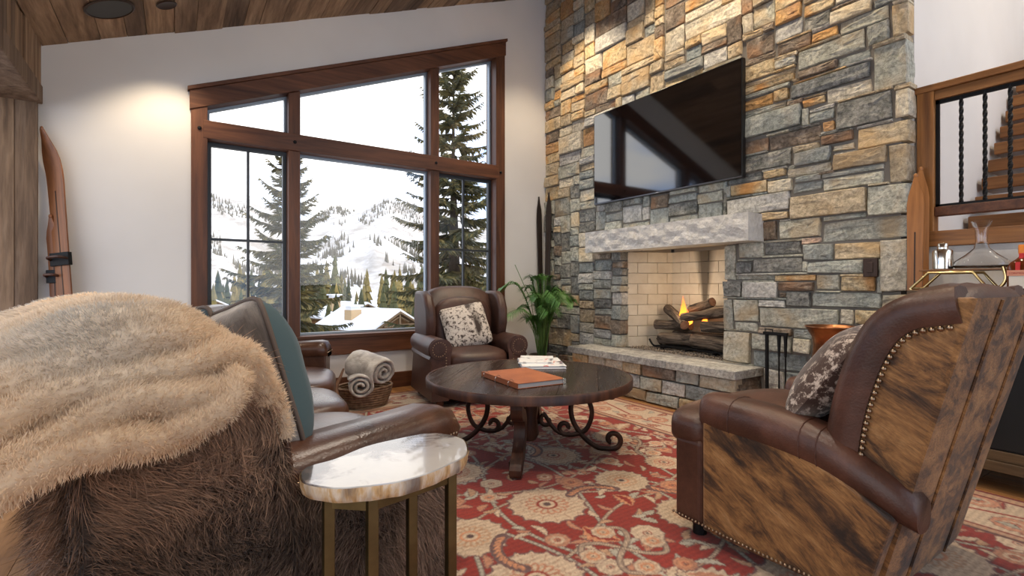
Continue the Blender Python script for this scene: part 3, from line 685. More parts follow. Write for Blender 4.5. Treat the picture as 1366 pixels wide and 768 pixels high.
# ---- chalets
M['chwall'] = mat('chalet_timber', (.26,.135,.055), .8); g = NG(M['chwall']); g.coord(); g.col(g.ramp(g.noise(1.5, 4), [(.3, (.16,.08,.035)), (.7, (.32,.17,.07))]))
M['chtrim'] = mat('chalet_trim', (.13,.085,.045), .8); M['chstone'] = mat('chalet_chimney_stone', (.42,.30,.17), .9); M['chglass'] = mat('chalet_glass', (.02,.04,.035), .2)
def chalet(label, loc, rz, w, d, eave, ridge, cap, chim=True, truss=True):
    t = thing('chalet', label, 'house', loc, rz)
    part('wall', MB().prism([(-w/2, -4), (w/2, -4), (w/2, eave), (0, ridge-.15), (-w/2, eave)], d, lambda a, b, q: V(a, q, b)), M['chwall'], t)
    ov = .9; sl = (ridge-eave)/(w/2)
    for s in (-1, 1):
        part('roof', MB().prism([(0, ridge), (s*(w/2+ov), eave-sl*ov), (s*(w/2+ov), eave-sl*ov+.25), (0, ridge+.25)], d+1.6, lambda a, b, q: V(a, q-1.2, b)), M['chtrim'], t)
        part('roof_snow', MB().prism([(0, ridge+.25), (s*(w/2+ov), eave-sl*ov+.25), (s*(w/2+ov-.05), eave-sl*ov+.5), (0, ridge+.55)], d+1.4, lambda a, b, q: V(a, q-1.1, b)), M['snow'], t)
    part('door', MB().box(-w*.24, w*.24, -.08, .02, .2, eave*.92), M['chglass'], t)
    if truss:
        part('gable_truss', MB().box(-w*.36, w*.36, -1.1, -.9, eave+.35*sl, eave+.35*sl+.25).box(-.13, .13, -1.1, -.9, eave+.3, ridge).tube([(-w*.22, -1, eave+.6), (0, -1, eave+1.3)], .1, 4).tube([(w*.22, -1, eave+.6), (0, -1, eave+1.3)], .1, 4), M['chtrim'], t)
    if chim:
        c = part('chimney', MB().box(-w*.30-.75, -w*.30+.75, d*.45, d*.45+1.3, eave-.3, ridge+cap), M['chstone'], t)
        part('chimney_cap', MB().box(-w*.30-.95, -w*.30+.95, d*.45-.2, d*.45+1.5, ridge+cap+.4, ridge+cap+.6).box(-w*.30-.7, -w*.30+.7, d*.45+.1, d*.45+1.2, ridge+cap, ridge+cap+.4), M['snow'], c)
    return t
def gp(a, r, dz=0): return (r*math.sin(R(a)), r*math.cos(R(a)), hgt(a, r)+dz)
chalet('snow roofed timber chalet with gable truss and stone chimney below the spruce', (21.6, 57.6, -5.95), R(22), 6.8, 9.5, 2.0, 3.7, .35)
chalet('second snowy chalet roof with pale chimney behind the gabled chalet', gp(17.4, 86, 2.6), R(14), 9, 9, 2.2, 4.2, 1.2, True, False)
chalet('far snow roofed house seen through the left casement', gp(1.6, 84, 3.0), R(20), 9, 8, 2.6, 4.6, 1.0, True, False)
# ------------------------------------------------------------------ rug: woven pattern stored as colours of the pile
RX0, RX1, RY0, RY1, RS = .50, 3.55, -.35, 4.88, .007
nx, ny2 = int((RX1-RX0)/RS)+1, int((RY1-RY0)/RS)+1
gx, gy = np.meshgrid(np.linspace(RX0, RX1, nx), np.linspace(RY0, RY1, ny2), indexing='ij')
red = np.array([.235,.022,.011]); red2 = np.array([.19,.02,.012]); crm = np.array([.50,.375,.26]); tan = np.array([.42,.25,.145]); drk = np.array([.085,.045,.04]); pnk = np.array([.42,.19,.11]); gry = np.array([.40,.36,.28]); sal = np.array([.50,.22,.11])
rr = np.random.default_rng(5)
rug = np.tile(red, (nx, ny2, 1)) * (1 + .10*np.sin(gy*7+np.sin(gx*3))[..., None] * .6)
def blend(mask, c):
    global rug
    m = np.clip(mask, 0, 1)[..., None]; rug = rug*(1-m) + c*m
def soft(d, w=.006): return np.clip(.5 - d/w, 0, 1)
def local(cx, cy, rot):
    a, b = gx-cx, gy-cy; c, s = math.cos(rot), math.sin(rot); return a*c+b*s, -a*s+b*c
def window(cx, cy, R_):
    i0, i1 = max(0, int((cx-R_-RX0)/RS)), min(nx, int((cx+R_-RX0)/RS)+2); j0, j1 = max(0, int((cy-R_-RY0)/RS)), min(ny2, int((cy+R_-RY0)/RS)+2)
    return (slice(i0, i1), slice(j0, j1)) if i1 > i0 and j1 > j0 else None
def stamp(cx, cy, R_, fn):
    w = window(cx, cy, R_*1.35)
    if w is None: return
    sub = rug[w]
    for mask, c in fn(gx[w]-cx, gy[w]-cy):
        m = np.clip(mask, 0, 1)[..., None]; sub = sub*(1-m)+np.asarray(c)*m
    rug[w] = sub
def rosette(R_, n, ca, cb, cc, rot=0, asp=1.0):
    def f(a, b):
        c, s = math.cos(rot), math.sin(rot); x, y = a*c+b*s, (-a*s+b*c)/asp; r = np.hypot(x, y); t = np.arctan2(y, x)
        edge = R_*(.84+.13*np.abs(np.cos(n*t/2))**.6+.03*np.cos(n*t*2))
        e2 = R_*.56*(.85+.15*np.abs(np.cos(n*t/2+.4)))
        return [(soft(r-edge*1.06), drk*1.8), (soft(r-edge), ca), (soft(np.abs(r-e2*1.22)-.002)*.7, cb*.6), ((np.abs(np.sin(n*t/2)) < .10)*(r > e2*1.22)*(r < edge*.93)*.55, cb*.7), (soft(r-e2), cb), (soft(r-e2+.012)*(np.cos(n*t) > -.35), ca*.97), (soft(r-R_*.27), cc), (soft(r-R_*.20), ca), (soft(r-R_*.10), drk)]
    return f
def leaf(L, w_, ca, rot, cb=None):
    def f(a, b):
        c, s = math.cos(rot), math.sin(rot); x, y = a*c+b*s, -a*s+b*c; u = np.clip((x+L/2)/L, 0, 1)
        y = y-.18*L*np.sin(u*PI)*.8
        hw = w_*np.sin(u*PI)**.8*(1+.22*np.sin(u*34)); d = np.abs(y)-hw; d = np.where((x < -L/2) | (x > L/2), .05, d)
        o = [(soft(d-.005), drk*1.6), (soft(d), ca)]
        if cb is not None: o.append((soft(np.abs(y)-hw*.42), cb))
        return o
    return f
def vine(pts, w_, c, oc=None):
    P = np.array([tuple(p) for p in bez([(a, b, 0) for a, b in pts], 10)])[:, :2]
    for p, q in zip(P[:-1], P[1:]):
        m = (p+q)/2; win_ = window(m[0], m[1], .12)
        if win_ is None: continue
        X, Y = gx[win_], gy[win_]; d = q-p; L2 = (d**2).sum()+1e-9; t = np.clip(((X-p[0])*d[0]+(Y-p[1])*d[1])/L2, 0, 1); dist = np.hypot(X-p[0]-t*d[0], Y-p[1]-t*d[1])
        sub = rug[win_]
        if oc is not None: mk = soft(dist-w_-.004)[..., None]*.8; sub = sub*(1-mk)+oc*mk
        mk = soft(dist-w_)[..., None]; rug[win_] = sub*(1-mk)+c*mk
# scrolling vines over the field
for k in range(9):
    x0 = .62+.27*k; ph = k*1.7
    vine([(x0+.15*math.sin(y*3.1+ph), y) for y in np.arange(-.3, 4.5, .22)], .008, gry*.95, drk)
for k in range(15):
    y0 = -.2+.31*k; vine([(x, y0+.13*math.sin(x*4.0+k*2.1)) for x in np.arange(.5, 3.0, .18)], .007, crm*.85, drk)
big = [(1.536, 1.981, .20), (2.069, 1.991, .155), (2.01, 2.527, .16), (1.062, 1.913, .17), (1.116, 1.50, .19), (2.05, 1.52, .17), (2.603, 2.60, .13), (2.31, 3.40, .17), (1.35, 2.62, .17), (1.6, 3.2, .18), (2.62, 1.55, .18), (2.55, .75, .2), (1.9, .9, .2), (1.3, .9, .18), (2.5, 2.05, .12), (1.1, 3.2, .15), (1.75, 3.8, .17), (2.5, 3.95, .15), (1.2, 3.9, .16), (2.4, .1, .2), (1.7, .2, .18)]
small = []
for k in range(900):
    x, y = rr.uniform(.55, 2.98), rr.uniform(-.3, 4.35)
    if all(math.hypot(x-a, y-b) > c+.10 for a, b, c in big) and all(math.hypot(x-a, y-b) > .135 for a, b, _ in small): small.append((x, y, rr.uniform(.045, .078)))
for k in range(1500):
    x, y = rr.uniform(.55, 2.98), rr.uniform(-.3, 4.35)
    if all(math.hypot(x-a, y-b) > c+.03 for a, b, c in big): stamp(x, y, .09, leaf(rr.uniform(.06, .13), rr.uniform(.011, .02), [crm, tan, gry, pnk][k % 4], rr.uniform(0, 6.28)))
for i, (x, y, r) in enumerate(small):
    q = i % 4
    if q < 2: stamp(x, y, r, rosette(r, 6+2*(i % 3), [crm, pnk, gry, tan][i % 4], [sal, tan, crm, red][(i//2) % 4], red, rr.uniform(0, 6)))
    else: stamp(x, y, r*1.6, leaf(r*2.7, r*.75, [tan, crm, sal][i % 3], rr.uniform(0, 6.28), [crm, pnk, red][i % 3]))
for i, (x, y, r) in enumerate(big):
    if i in (2, 6, 8):
        stamp(x, y, r*1.15, rosette(r*1.15, 18, gry*.95, red, gry, 0, 1.0))
    stamp(x, y, r, rosette(r, 16+2*(i % 3), crm if i % 3 else crm*.95+tan*.05, tan if i % 2 else pnk, red if i % 2 == 0 else sal, i*.7))
# curved feathered leaves and a cross of tendrils
for cx, cy, a0 in ((1.80, 1.86, .4), (2.3, 1.85, 3.2), (1.25, 1.68, 2.0), (1.85, 2.75, 5.0), (1.45, 3.55, 1.0), (2.2, .55, .8)):
    vine([(cx+.17*math.cos(a0+t), cy+.17*math.sin(a0+t)) for t in np.arange(0, 1.9, .2)], .026, drk*1.5)
    for t in np.arange(.1, 1.8, .16): stamp(cx+.17*math.cos(a0+t), cy+.17*math.sin(a0+t), .04, leaf(.045, .011, sal, a0+t+1.0))
for cx, cy in ((1.543, 1.472), (2.603, 2.35), (1.9, 3.62), (2.2, 1.1)):
    for q in range(4):
        a = q*PI/2+.6; vine([(cx, cy), (cx+.10*math.cos(a), cy+.10*math.sin(a)), (cx+.17*math.cos(a+.25), cy+.17*math.sin(a+.25)), (cx+.19*math.cos(a+.7), cy+.19*math.sin(a+.7))], .010, crm, drk)
        stamp(cx+.15*math.cos(a+.8), cy+.15*math.sin(a+.8), .06, rosette(.055, 8, crm, sal, tan, a))
# wide pale border with red flowers
bx = np.maximum(gx-2.97, gy-4.28)
edge_n = .012*np.sin(gy*40)+.012*np.sin(gx*40)
blend(soft(-(bx)), np.array([.12,.05,.04])); blend(soft(-(bx-.025)), tan*.95); blend(soft(-(bx-.06)), red2); blend(soft(-(bx-.075)), crm*1.02)
for t in np.arange(-.3, 4.9, .045): stamp(2.97+.043, t, .02, rosette(.016, 5, crm, sal, red)) ; 
wob = .5*np.sin(gx*9+gy*5)+.5*np.sin(gx*4-gy*11)
pts = [(3.24+.08*math.sin(y*4), y) for y in np.arange(-.3, 4.9, .15)]; vine(pts, .009, red*1.15); vine([(x, 4.58+.06*math.sin(x*5)) for x in np.arange(.5, 3.3, .15)], .009, red*1.15)
for k in range(30):
    y = -.25+.175*k; x = 3.24+.14*math.sin(k*2.4); stamp(x, y, .1, rosette(.085, 10, pnk*1.15, crm, red, k)); stamp(3.10+.3*(k % 2), y+.09, .09, leaf(.12, .026, red*1.1, k*1.3, tan)); stamp(3.14+.24*((k+1) % 2), y+.02, .07, leaf(.09, .018, gry*.9, k*.9))
    if k < 16: stamp(.6+.17*k, 4.58+.05*math.sin(k*2), .1, rosette(.085, 10, pnk, crm, red, k)); stamp(.68+.17*k, 4.44+.25*(k % 2), .08, leaf(.1, .02, red, k))
bx2 = np.maximum(gx-3.45, gy-4.78); blend(soft(-bx2), red2*.9); blend(soft(-(bx2-.02)), tan); blend(soft(-(bx2-.075)), red2*.8)
wear = .86+.28*rr.random((nx, ny2, 1)); rug = np.clip(rug*wear*(.93+.1*np.sin(gy*210)[..., None]), 0, 1)
co = np.stack([gx, gy, .009+.0012*rr.random((nx, ny2))], -1).reshape(-1, 3)
ii, jj = np.meshgrid(np.arange(nx-1), np.arange(ny2-1), indexing='ij'); a = (ii*ny2+jj).ravel()
fc = np.stack([a, a+ny2, a+ny2+1, a+1], -1)
m = fur_mat('woven_rug', .95, .0)
rug_o = raw('area_rug', co, fc, m, cols=rug.reshape(-1, 3)); tag(rug_o, 'large red floral rug with cream rosettes and pale border under the coffee table', 'rug')
# ------------------------------------------------------------------ strands for long fur
def sample(co, tris, n, rg, weight=None):
    A, B, Cc = co[tris[:, 0]], co[tris[:, 1]], co[tris[:, 2]]; cr = np.cross(B-A, Cc-A); ar = np.linalg.norm(cr, axis=1)+1e-12
    nrm = cr/ar[:, None]; p = ar.copy()
    if weight is not None: p = p*weight((A+B+Cc)/3, nrm)
    idx = rg.choice(len(tris), n, p=p/p.sum()); u, v = rg.random(n), rg.random(n); f = u+v > 1; u[f] = 1-u[f]; v[f] = 1-v[f]
    return A[idx]+(B-A)[idx]*u[:, None]+(Cc-A)[idx]*v[:, None], nrm[idx]
def fnoise(P, s, seed):
    g2 = np.random.default_rng(seed); out = np.zeros(len(P))
    for k in range(7):
        d = g2.normal(size=3); d /= np.linalg.norm(d); out += np.sin(P@d*s*g2.uniform(.6, 1.7)+g2.uniform(0, 6.3))
    return out/7**.5/.9
def strands(P, Nn, comb, length, width, lift, curl, colr, colt, rg):
    """tapered ribbons of three segments; returns verts, tris, colours"""
    n = len(P); L = length*(.6+.7*rg.random(n))
    t = Nn*lift[:, None]+comb+rg.normal(0, curl, (n, 3)); t /= np.linalg.norm(t, axis=1)[:, None]
    bend = comb*.6+rg.normal(0, curl, (n, 3))+np.array([0, 0, -.25])
    sd = np.cross(t, Nn+rg.normal(0, .5, (n, 3))); sd /= np.linalg.norm(sd, axis=1)[:, None]+1e-9
    w = width*(.7+.6*rg.random(n)); vs = []; cs = []
    for s, wk in ((0, 1.), (.4, .85), (.75, .55), (1., 0)):
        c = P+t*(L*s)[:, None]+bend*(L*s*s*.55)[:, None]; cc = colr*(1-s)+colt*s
        if wk: vs += [c-sd*(w*wk)[:, None], c+sd*(w*wk)[:, None]]; cs += [cc, cc]
        else: vs.append(c); cs.append(cc)
    V_ = np.stack(vs, 1).reshape(-1, 3); C_ = np.stack(cs, 1).reshape(-1, 3); b = (np.arange(n)*7)[:, None]
    T = np.array([[0,1,3],[0,3,2],[2,3,5],[2,5,4],[4,5,6]]).ravel()[None, :]
    return V_, (b+T).reshape(-1, 3), C_
def merge(parts_):
    vs = []; fs = []; cs = []; b = 0
    for v, f, c in parts_: vs.append(v); fs.append(f+b); cs.append(c); b += len(v)
    return np.concatenate(vs), np.concatenate(fs), np.concatenate(cs)
def tri_of(mb):
    t = []
    for f in mb.f:
        for k in range(1, len(f)-1): t.append((f[0], f[k], f[k+1]))
    return np.array([tuple(v) for v in mb.v], float), np.array(t, int)
# ------------------------------------------------------------------ curved sofa
SCX, SCY = 4.3, 2.73
def S(th, r, z): return V(SCX+r*math.cos(R(th)), SCY+r*math.sin(R(th)), z)
TN, TF = 197.5, 153.7
sofa_loc = S(175.6, 4.15, 0); SI = Matrix.Translation(-sofa_loc)
sofa = thing('curved_sofa', 'long curved brown leather sofa with shaggy dark fur outer panels', 'sofa', sofa_loc)
def sweep(prof, t0, t1, n=24): return MB().loft([[S(t0+(t1-t0)*k/n, r, z) for r, z in prof] for k in range(n+1)])
def part_s(name, mb, m, par=sofa, **k): return mb.build(name, m, par, M=SI, **k)
part_s('base', sweep([(3.60, .06), (4.55, .06), (4.55, .30), (3.60, .30)], TN-3.4, TF+3.4), M['leather3'], bevel=.02)
backp = [(4.24, .30), (4.245, .55), (4.27, .74), (4.31, .88), (4.37, .935), (4.47, .945), (4.57, .93), (4.64, .88), (4.655, .7), (4.655, .08), (4.3, .08)]
part_s('back', sweep(backp, TN-.15, TF+.15, 40), M['leather3'], smooth=50)
for a, b in ((194.0, 180.9), (180.7, 170.2), (170.0, 157.2)):
    q = rbox(2, .80, .19, .35, .12, 12); L = R(a-b)/2
    q.v = [tuple(S((a+b)/2 - x*(a-b)/2, 3.90-y*(-1), z+.385)) if False else tuple(S((a+b)/2 + x*(a-b)/2, 3.90+y, z+.385)) for x, y, z in q.v]
    part_s('seat_cushion', q, M['leather3'], smooth=180)
    part_s('back_cushion', MB().loft([[S(b+(a-b)*k/14, 4.20+.07*(1-math.cos(t))*0-.07*math.cos(t)*((1-abs(2*k/14-1)**4)+.3)+.05*max(0, z0)*0+.10*(z0+.5), .67+.24*z0) for t, z0 in [(2*PI*j/16, math.sin(2*PI*j/16)) for j in range(16)]] for k in range(15)]), M['leather3'], smooth=60)
def arm(t_out, sgn):
    # t_out: angle of outer face; sgn=+1 near end (outside towards larger angle)
    def A(r, s, z): return S(t_out - sgn*math.degrees(s/4.0), r, z)
    rings = []
    for r, top, hw in ((3.585, .56, .085), (3.59, .61, .105), (3.61, .645, .118), (3.66, .655, .122), (3.80, .648, .12), (4.0, .642, .118), (4.2, .635, .115), (4.33, .63, .11)):
        c = .115; sec = [(-hw+.01, .535), (-hw-.010, .575), (-hw+.004, top-.035), (-hw+.03, top-.008), (0, top), (hw-.03, top-.008), (hw-.004, top-.035), (hw+.010, .575), (hw-.01, .535)]
        rings.append([A(r, c+s, z) for s, z in sec])
    am = part_s('arm', MB().loft(rings), M['leather3'], smooth=60)
    part_s('arm_panel', MB().loft([[A(r, s, z) for s, z in ((.012, .06), (.215, .06), (.215, .55), (.012, .55))] for r in (3.60, 4.3)]), M['leather3'], bevel=.012)
    nb = MB()
    for k in range(46):
        r = 3.62+.014*k
        if r < 4.24: nb.ball(A(r, -.008, .562), .0055, 6, 4)
    for k in range(15): nb.ball(A(3.586, .012+.0145*k, .562), .0055, 6, 4)
    tag(part_s('nailhead_trim', nb, M['brass_nail'], smooth=180), kind='stuff')
arm(TN, 1); arm(TF, -1)
for th, r in ((196.5, 3.68), (196.5, 4.5), (154.5, 3.68), (154.5, 4.5)):
    part_s('foot', MB().lathe([(.03, 0), (.035, .03), (.03, .065)], 10, tuple(S(th, r, 0))), M['alder'])
# shaggy hide over the outer end and the back
rg = np.random.default_rng(3)
def hide_patch(th0, th1, n=60, m=16):
    mb = MB(); g_ = []
    for k in range(n+1):
        t = th0+(th1-th0)*k/n; g_.append([S(t, 4.672+.012*math.sin(k*.9), .07+.83*j/m) for j in range(m+1)])
    mb.v = [tuple(p) for row in g_ for p in row]; mb.f = [(i*(m+1)+j, i*(m+1)+j+1, (i+1)*(m+1)+j+1, (i+1)*(m+1)+j) for i in range(n) for j in range(m)]; return mb
end = MB(); cols_ = []
er = [3.685+(4.68-3.685)*k/44 for k in range(45)]
def top_z(r): return .535 if r < 4.235 else (.535+(r-4.235)/.06*.29 if r < 4.295 else .825+min(.115, (r-4.295)*1.1) if r < 4.58 else .94-(r-4.58)*.7)
for r in er:
    b_ = 0
    cols_.append([S(TN+.18, r, .06+(top_z(r)-.06)*j/18) + V(.3007, -.9537, 0)*(.012*nz(r*7, j*.4)+.03*math.sin(PI*j/18)*(1 if r > 4.25 else .4)) for j in range(19)])
end.v = [tuple(p) for c in cols_ for p in c]; end.f = [(i*19+j, (i+1)*19+j, (i+1)*19+j+1, i*19+j+1) for i in range(44) for j in range(18)]
topm = MB(); tp = [(4.30, .885), (4.36, .945), (4.47, .955), (4.57, .94), (4.645, .885)]
topm.v = [tuple(S(TN+.2-8.0*k/10, r, z)) for k in range(11) for r, z in tp]; topm.f = [(i*5+j, (i+1)*5+j, (i+1)*5+j+1, i*5+j+1) for i in range(10) for j in range(4)]
parts_ = []
def fur_on(mb, n, flip, length, weight=None, base=(.034,.019,.012)):
    co_, tr = tri_of(mb); P, Nn = sample(co_, tr, n, rg, weight)
    Nn = Nn*flip(P, Nn)[:, None]
    # clumps: roots pulled toward shared centres
    ctr = P[rg.choice(len(P), max(8, n//26))]
    cell = {}
    key = np.floor(ctr/.05).astype(int)
    for i, k in enumerate(map(tuple, key)): cell.setdefault(k, []).append(i)
    near = np.full(n, -1)
    pk = np.floor(P/.05).astype(int)
    for i in range(n):
        c_ = cell.get(tuple(pk[i]))
        if c_: near[i] = c_[i % len(c_)]
    swirl = fnoise(P, 10, 1); sw2 = fnoise(P, 26, 4)
    tang = np.cross(Nn, np.array([0, 0, 1.])); comb = np.array([0, 0, -1.])*(.6+.55*sw2)[:, None]+tang*(swirl*.8+.6*fnoise(P, 30, 6))[:, None]
    pull = np.where((near >= 0)[:, None], ctr[near]-P, 0)*12
    comb = comb*.85+np.clip(pull, -.5, .5)
    b = fnoise(P, 5, 8); b2 = fnoise(P, 14, 9); cl = rg.random(n)
    clump_v = np.where(near >= 0, (near*0.618) % 1.0, .5)
    v = np.clip(.66+.24*b+.16*b2+.62*(clump_v-.5), .2, 1.6)
    warm = np.clip(.5+.5*fnoise(P, 3.2, 12), 0, 1)[:, None]
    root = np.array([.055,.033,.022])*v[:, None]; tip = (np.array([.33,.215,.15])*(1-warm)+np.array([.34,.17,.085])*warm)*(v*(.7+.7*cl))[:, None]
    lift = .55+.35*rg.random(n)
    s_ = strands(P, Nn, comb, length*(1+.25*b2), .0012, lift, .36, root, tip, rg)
    bv, bt = tri_of(mb); parts_.append((bv, bt, np.tile(np.array(base), (len(bv), 1)))); parts_.append(s_)
out_near = np.array([.3007, -.9537, 0])
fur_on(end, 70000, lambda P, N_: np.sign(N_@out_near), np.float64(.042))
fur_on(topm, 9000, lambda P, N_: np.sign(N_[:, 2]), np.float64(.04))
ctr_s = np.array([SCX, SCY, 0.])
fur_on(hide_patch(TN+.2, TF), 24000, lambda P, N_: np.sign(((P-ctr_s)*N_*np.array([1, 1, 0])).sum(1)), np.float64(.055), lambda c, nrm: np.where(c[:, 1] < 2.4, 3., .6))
v_, f_, c_ = merge(parts_)
hide = raw('fur_hide', v_-np.array(sofa_loc), f_, M['fur'], sofa, cols=c_); hide['label'] = 'shaggy dark brown fur covering the sofa end and back'
# piping seam edge of leather where back wing meets hide
part_s('edge_piping', MB().tube([S(TN+.25, r, z) for r, z in bez([(4.235, .50, 0), (4.262, .70, 0), (4.29, .83, 0), (4.33, .905, 0), (4.40, .95, 0), (4.52, .955, 0)], 5) and [(p.x, p.y) for p in bez([(4.235, .50, 0), (4.262, .70, 0), (4.29, .83, 0), (4.33, .905, 0), (4.40, .95, 0), (4.52, .955, 0)], 5)]], .008, 6), M['leather3'], smooth=180)
# ------------------------------------------------------------------ fur throw over the sofa back
def T(s, r, z): return S(TN + s/4.5*180/PI, r, z)
tb = MB(); r_ = random.Random(4)
def fold(pts, rad, n=10):
    P = bez(pts, 6); tb.tube([T(p.x, p.y, p.z) for p in P], [rad*(.75+.25*math.sin(PI*(i+1)/(len(P)+1)))*(1+.16*nz(i*.35, rad*77)) for i in range(len(P))], n)
for k, s in enumerate((-.98, -.86, -.745, -.63, -.515, -.40, -.285, -.17, -.06)):
    j = r_.uniform(-.02, .02); dn = r_.uniform(-.05, .03)
    fold([(s+.03, 4.33, .80+dn*.5), (s+j, 4.35, .92-.03*(k > 6)), (s-j, 4.43, .985-.035*(k > 6)), (s+.03, 4.54, 1.005), (s+j, 4.68, .985), (s-j*2, 4.79, .915), (s+j, 4.83, .80), (s, 4.81, .68+dn)], .058+.010*(k % 2))
def wavy(pts, k): return [(a, b, c+.014*math.sin(b*17+k*2.3)) for a, b, c in pts]
fold(wavy([(-.01, 4.335, .84), (0, 4.36, .90), (.0, 4.43, .945), (0, 4.54, .965), (0, 4.68, .95), (.0, 4.80, .89), (.0, 4.86, .80)], 0), .050)
fold(wavy([(.03, 4.325, .79), (.03, 4.335, .85), (.04, 4.365, .905), (.05, 4.42, .93), (.055, 4.50, .925), (.06, 4.62, .915), (.065, 4.74, .875), (.06, 4.84, .825)], 1), .036)
fold(wavy([(.07, 4.405, .905), (.09, 4.44, .875), (.095, 4.53, .86), (.10, 4.63, .852), (.10, 4.74, .82), (.09, 4.84, .785)], 2), .036)
fold(wavy([(.085, 4.41, .90), (.105, 4.425, .865), (.12, 4.455, .82), (.13, 4.51, .795), (.13, 4.57, .80)], 3), .032)
fold(wavy([(.115, 4.50, .805), (.125, 4.58, .80), (.13, 4.66, .795), (.125, 4.74, .775), (.11, 4.83, .745)], 4), .034)
fold([(.035, 4.40, .925), (.035, 4.335, .885), (.03, 4.30, .82), (.03, 4.278, .75), (.03, 4.268, .70)], .024)
fold([(.03, 4.50, .86), (.04, 4.62, .84), (.04, 4.76, .78), (.03, 4.84, .72)], .05)
fold([(.02, 4.81, .88), (-.06, 4.84, .83), (-.16, 4.84, .77), (-.3, 4.84, .72)], .055)
me = bpy.data.meshes.new('tmp'); me.from_pydata(tb.v, [], tb.f); tmp = bpy.data.objects.new('tmp', me); COL.objects.link(tmp)
md = tmp.modifiers.new('r', 'REMESH'); md.mode = 'VOXEL'; md.voxel_size = .008
md2 = tmp.modifiers.new('s', 'SMOOTH'); md2.factor = .5; md2.iterations = 2
ev = tmp.evaluated_get(bpy.context.evaluated_depsgraph_get()); em = ev.to_mesh(); em.calc_loop_triangles()
tv = np.empty(len(em.vertices)*3); em.vertices.foreach_get('co', tv); tv = tv.reshape(-1, 3); tt = np.empty(len(em.loop_triangles)*3, np.int32); em.loop_triangles.foreach_get('vertices', tt); tt = tt.reshape(-1, 3)
ev.to_mesh_clear(); bpy.data.objects.remove(tmp)
eye = np.array([0, 0, 1.1])
def wt(c, nrm): d = eye-c; return np.where((nrm*d).sum(1) > -.02, 1., .08)
P, Nn = sample(tv, tt, 130000, rg, wt)
n = len(P); ridge = fnoise(P, 9, 31); br = fnoise(P, 26, 33); sm_ = fnoise(P, 4, 37)
v = np.clip(.86+.10*ridge+.08*br, .5, 1.15)[:, None]; wm = np.clip(.42+.40*sm_+.34*ridge+.16*br, 0, 1)[:, None]
pale = np.array([.95,.89,.80]); tanc = np.array([.83,.65,.46])
tip = (pale*(1-wm)+tanc*wm)*v; root = tip*.9
comb = np.cross(Nn, np.stack([np.sin(sm_*2), np.cos(sm_*2), .3+0*sm_], 1))*.45+np.array([0, 0, -.25])+.25*np.stack([br, ridge, sm_], 1)
st_ = strands(P, Nn, comb, np.float64(.0135), .0008, .85+.3*rg.random(n), .22, root, tip*(.85+.3*rg.random((n, 1))), rg)
bw = np.clip(.42+.40*fnoise(tv, 4, 37)+.34*fnoise(tv, 9, 31), 0, 1)[:, None]
v_, f_, c_ = merge([(tv, tt, (pale*(1-bw)+tanc*bw)*.85), st_])
throw = raw('fur_throw', v_, f_, fur_mat('plush_fur', .8, .42), cols=c_); tag(throw, 'cream and tan fur throw heaped in folds over the sofa back', 'throw')
# ------------------------------------------------------------------ cushions
def pillow_half(w, h, t, sgn, n=16, sag=.0, cr=.09):
    mb = MB(); g_ = []
    for i in range(n+1):
        for j in range(n+1):
            u, v = -1+2*i/n, -1+2*j/n
            pu = w/2*u*(1-cr*(1-abs(v))*0-cr*v*v*0 - .07*(1-v*v)*abs(u)**3*0) ; 
            x = w/2*u*(1-.05*(1-abs(v)**2)-.09*(u*v)**4); y = h/2*v*(1-.05*(1-abs(u)**2)-.09*(u*v)**4); d = max(0, (1-u*u)*(1-v*v))**.5*.93+.07*max(0, (1-u**6)*(1-v**6))
            z = sgn*t/2*d*(1+.08*nz(u*2, v*2, sgn*3+w)); g_.append((x, z, y-sag*(1-u*u)*(v > 0)*v))
    mb.v = g_; mb.f = [(i*(n+1)+j, (i+1)*(n+1)+j, (i+1)*(n+1)+j+1, i*(n+1)+j+1) for i in range(n) for j in range(n)]; return mb
def pillow(name, label, w, h, t, mf, mk, loc, nrm_ang, lean, roll=0, pip=None, group=None):
    o = thing(name, label, 'pillow', loc, 0, group); o.rotation_euler = (Matrix.Rotation(R(nrm_ang)+PI/2, 4, 'Z') @ Matrix.Rotation(R(-lean), 4, 'X') @ Matrix.Rotation(R(roll), 4, 'Y')).to_euler()
    up = Matrix.Translation((0, 0, h/2))
    pillow_half(w, h, t, -1).build('front_cover', mf, o, smooth=180, M=up); pillow_half(w, h, t, 1).build('back_cover', mk, o, smooth=180, M=up)
    if pip:
        ed = []
        for u, v in [(-1+2*k/12, -1) for k in range(12)]+[(1, -1+2*k/12) for k in range(12)]+[(1-2*k/12, 1) for k in range(12)]+[(-1, 1-2*k/12) for k in range(12)]:
            ed.append((w/2*u*(1-.05*(1-abs(v)**2)-.09*(u*v)**4), 0, h/2*v*(1-.05*(1-abs(u)**2)-.09*(u*v)**4)))
        MB().tube(ed, .008, 6, closed=True).build('piping', pip, o, smooth=180, M=up)
    return o
m = mat('grey_brown_hide', (.2,.17,.14), .8, sheen=.3); g = NG(m); g.coord('Object', (1, 1, .35)); f = g.noise(60, 4, .7); b = g.noise(4, 3, .5, .3)
g.col(g.mix(.7, g.ramp(b, [(.32, (.075,.058,.047)), (.5, (.30,.26,.22)), (.68, (.58,.55,.50))]), g.ramp(f, [(.3, (.45,.43,.42)), (.7, (1.25,1.2,1.15))]), 'MULTIPLY')); g.bump(f, .5, .006); M['greyhide'] = m
M['pip'] = mat('taupe_piping', (.085,.06,.046), .7)
pillow('fur_pillow', 'grey brown hide pillow backed in teal at the near sofa end', .52, .52, .30, M['teal'], M['greyhide'], T(-.38, 4.13, .535), 17, 12, 11, M['pip'])
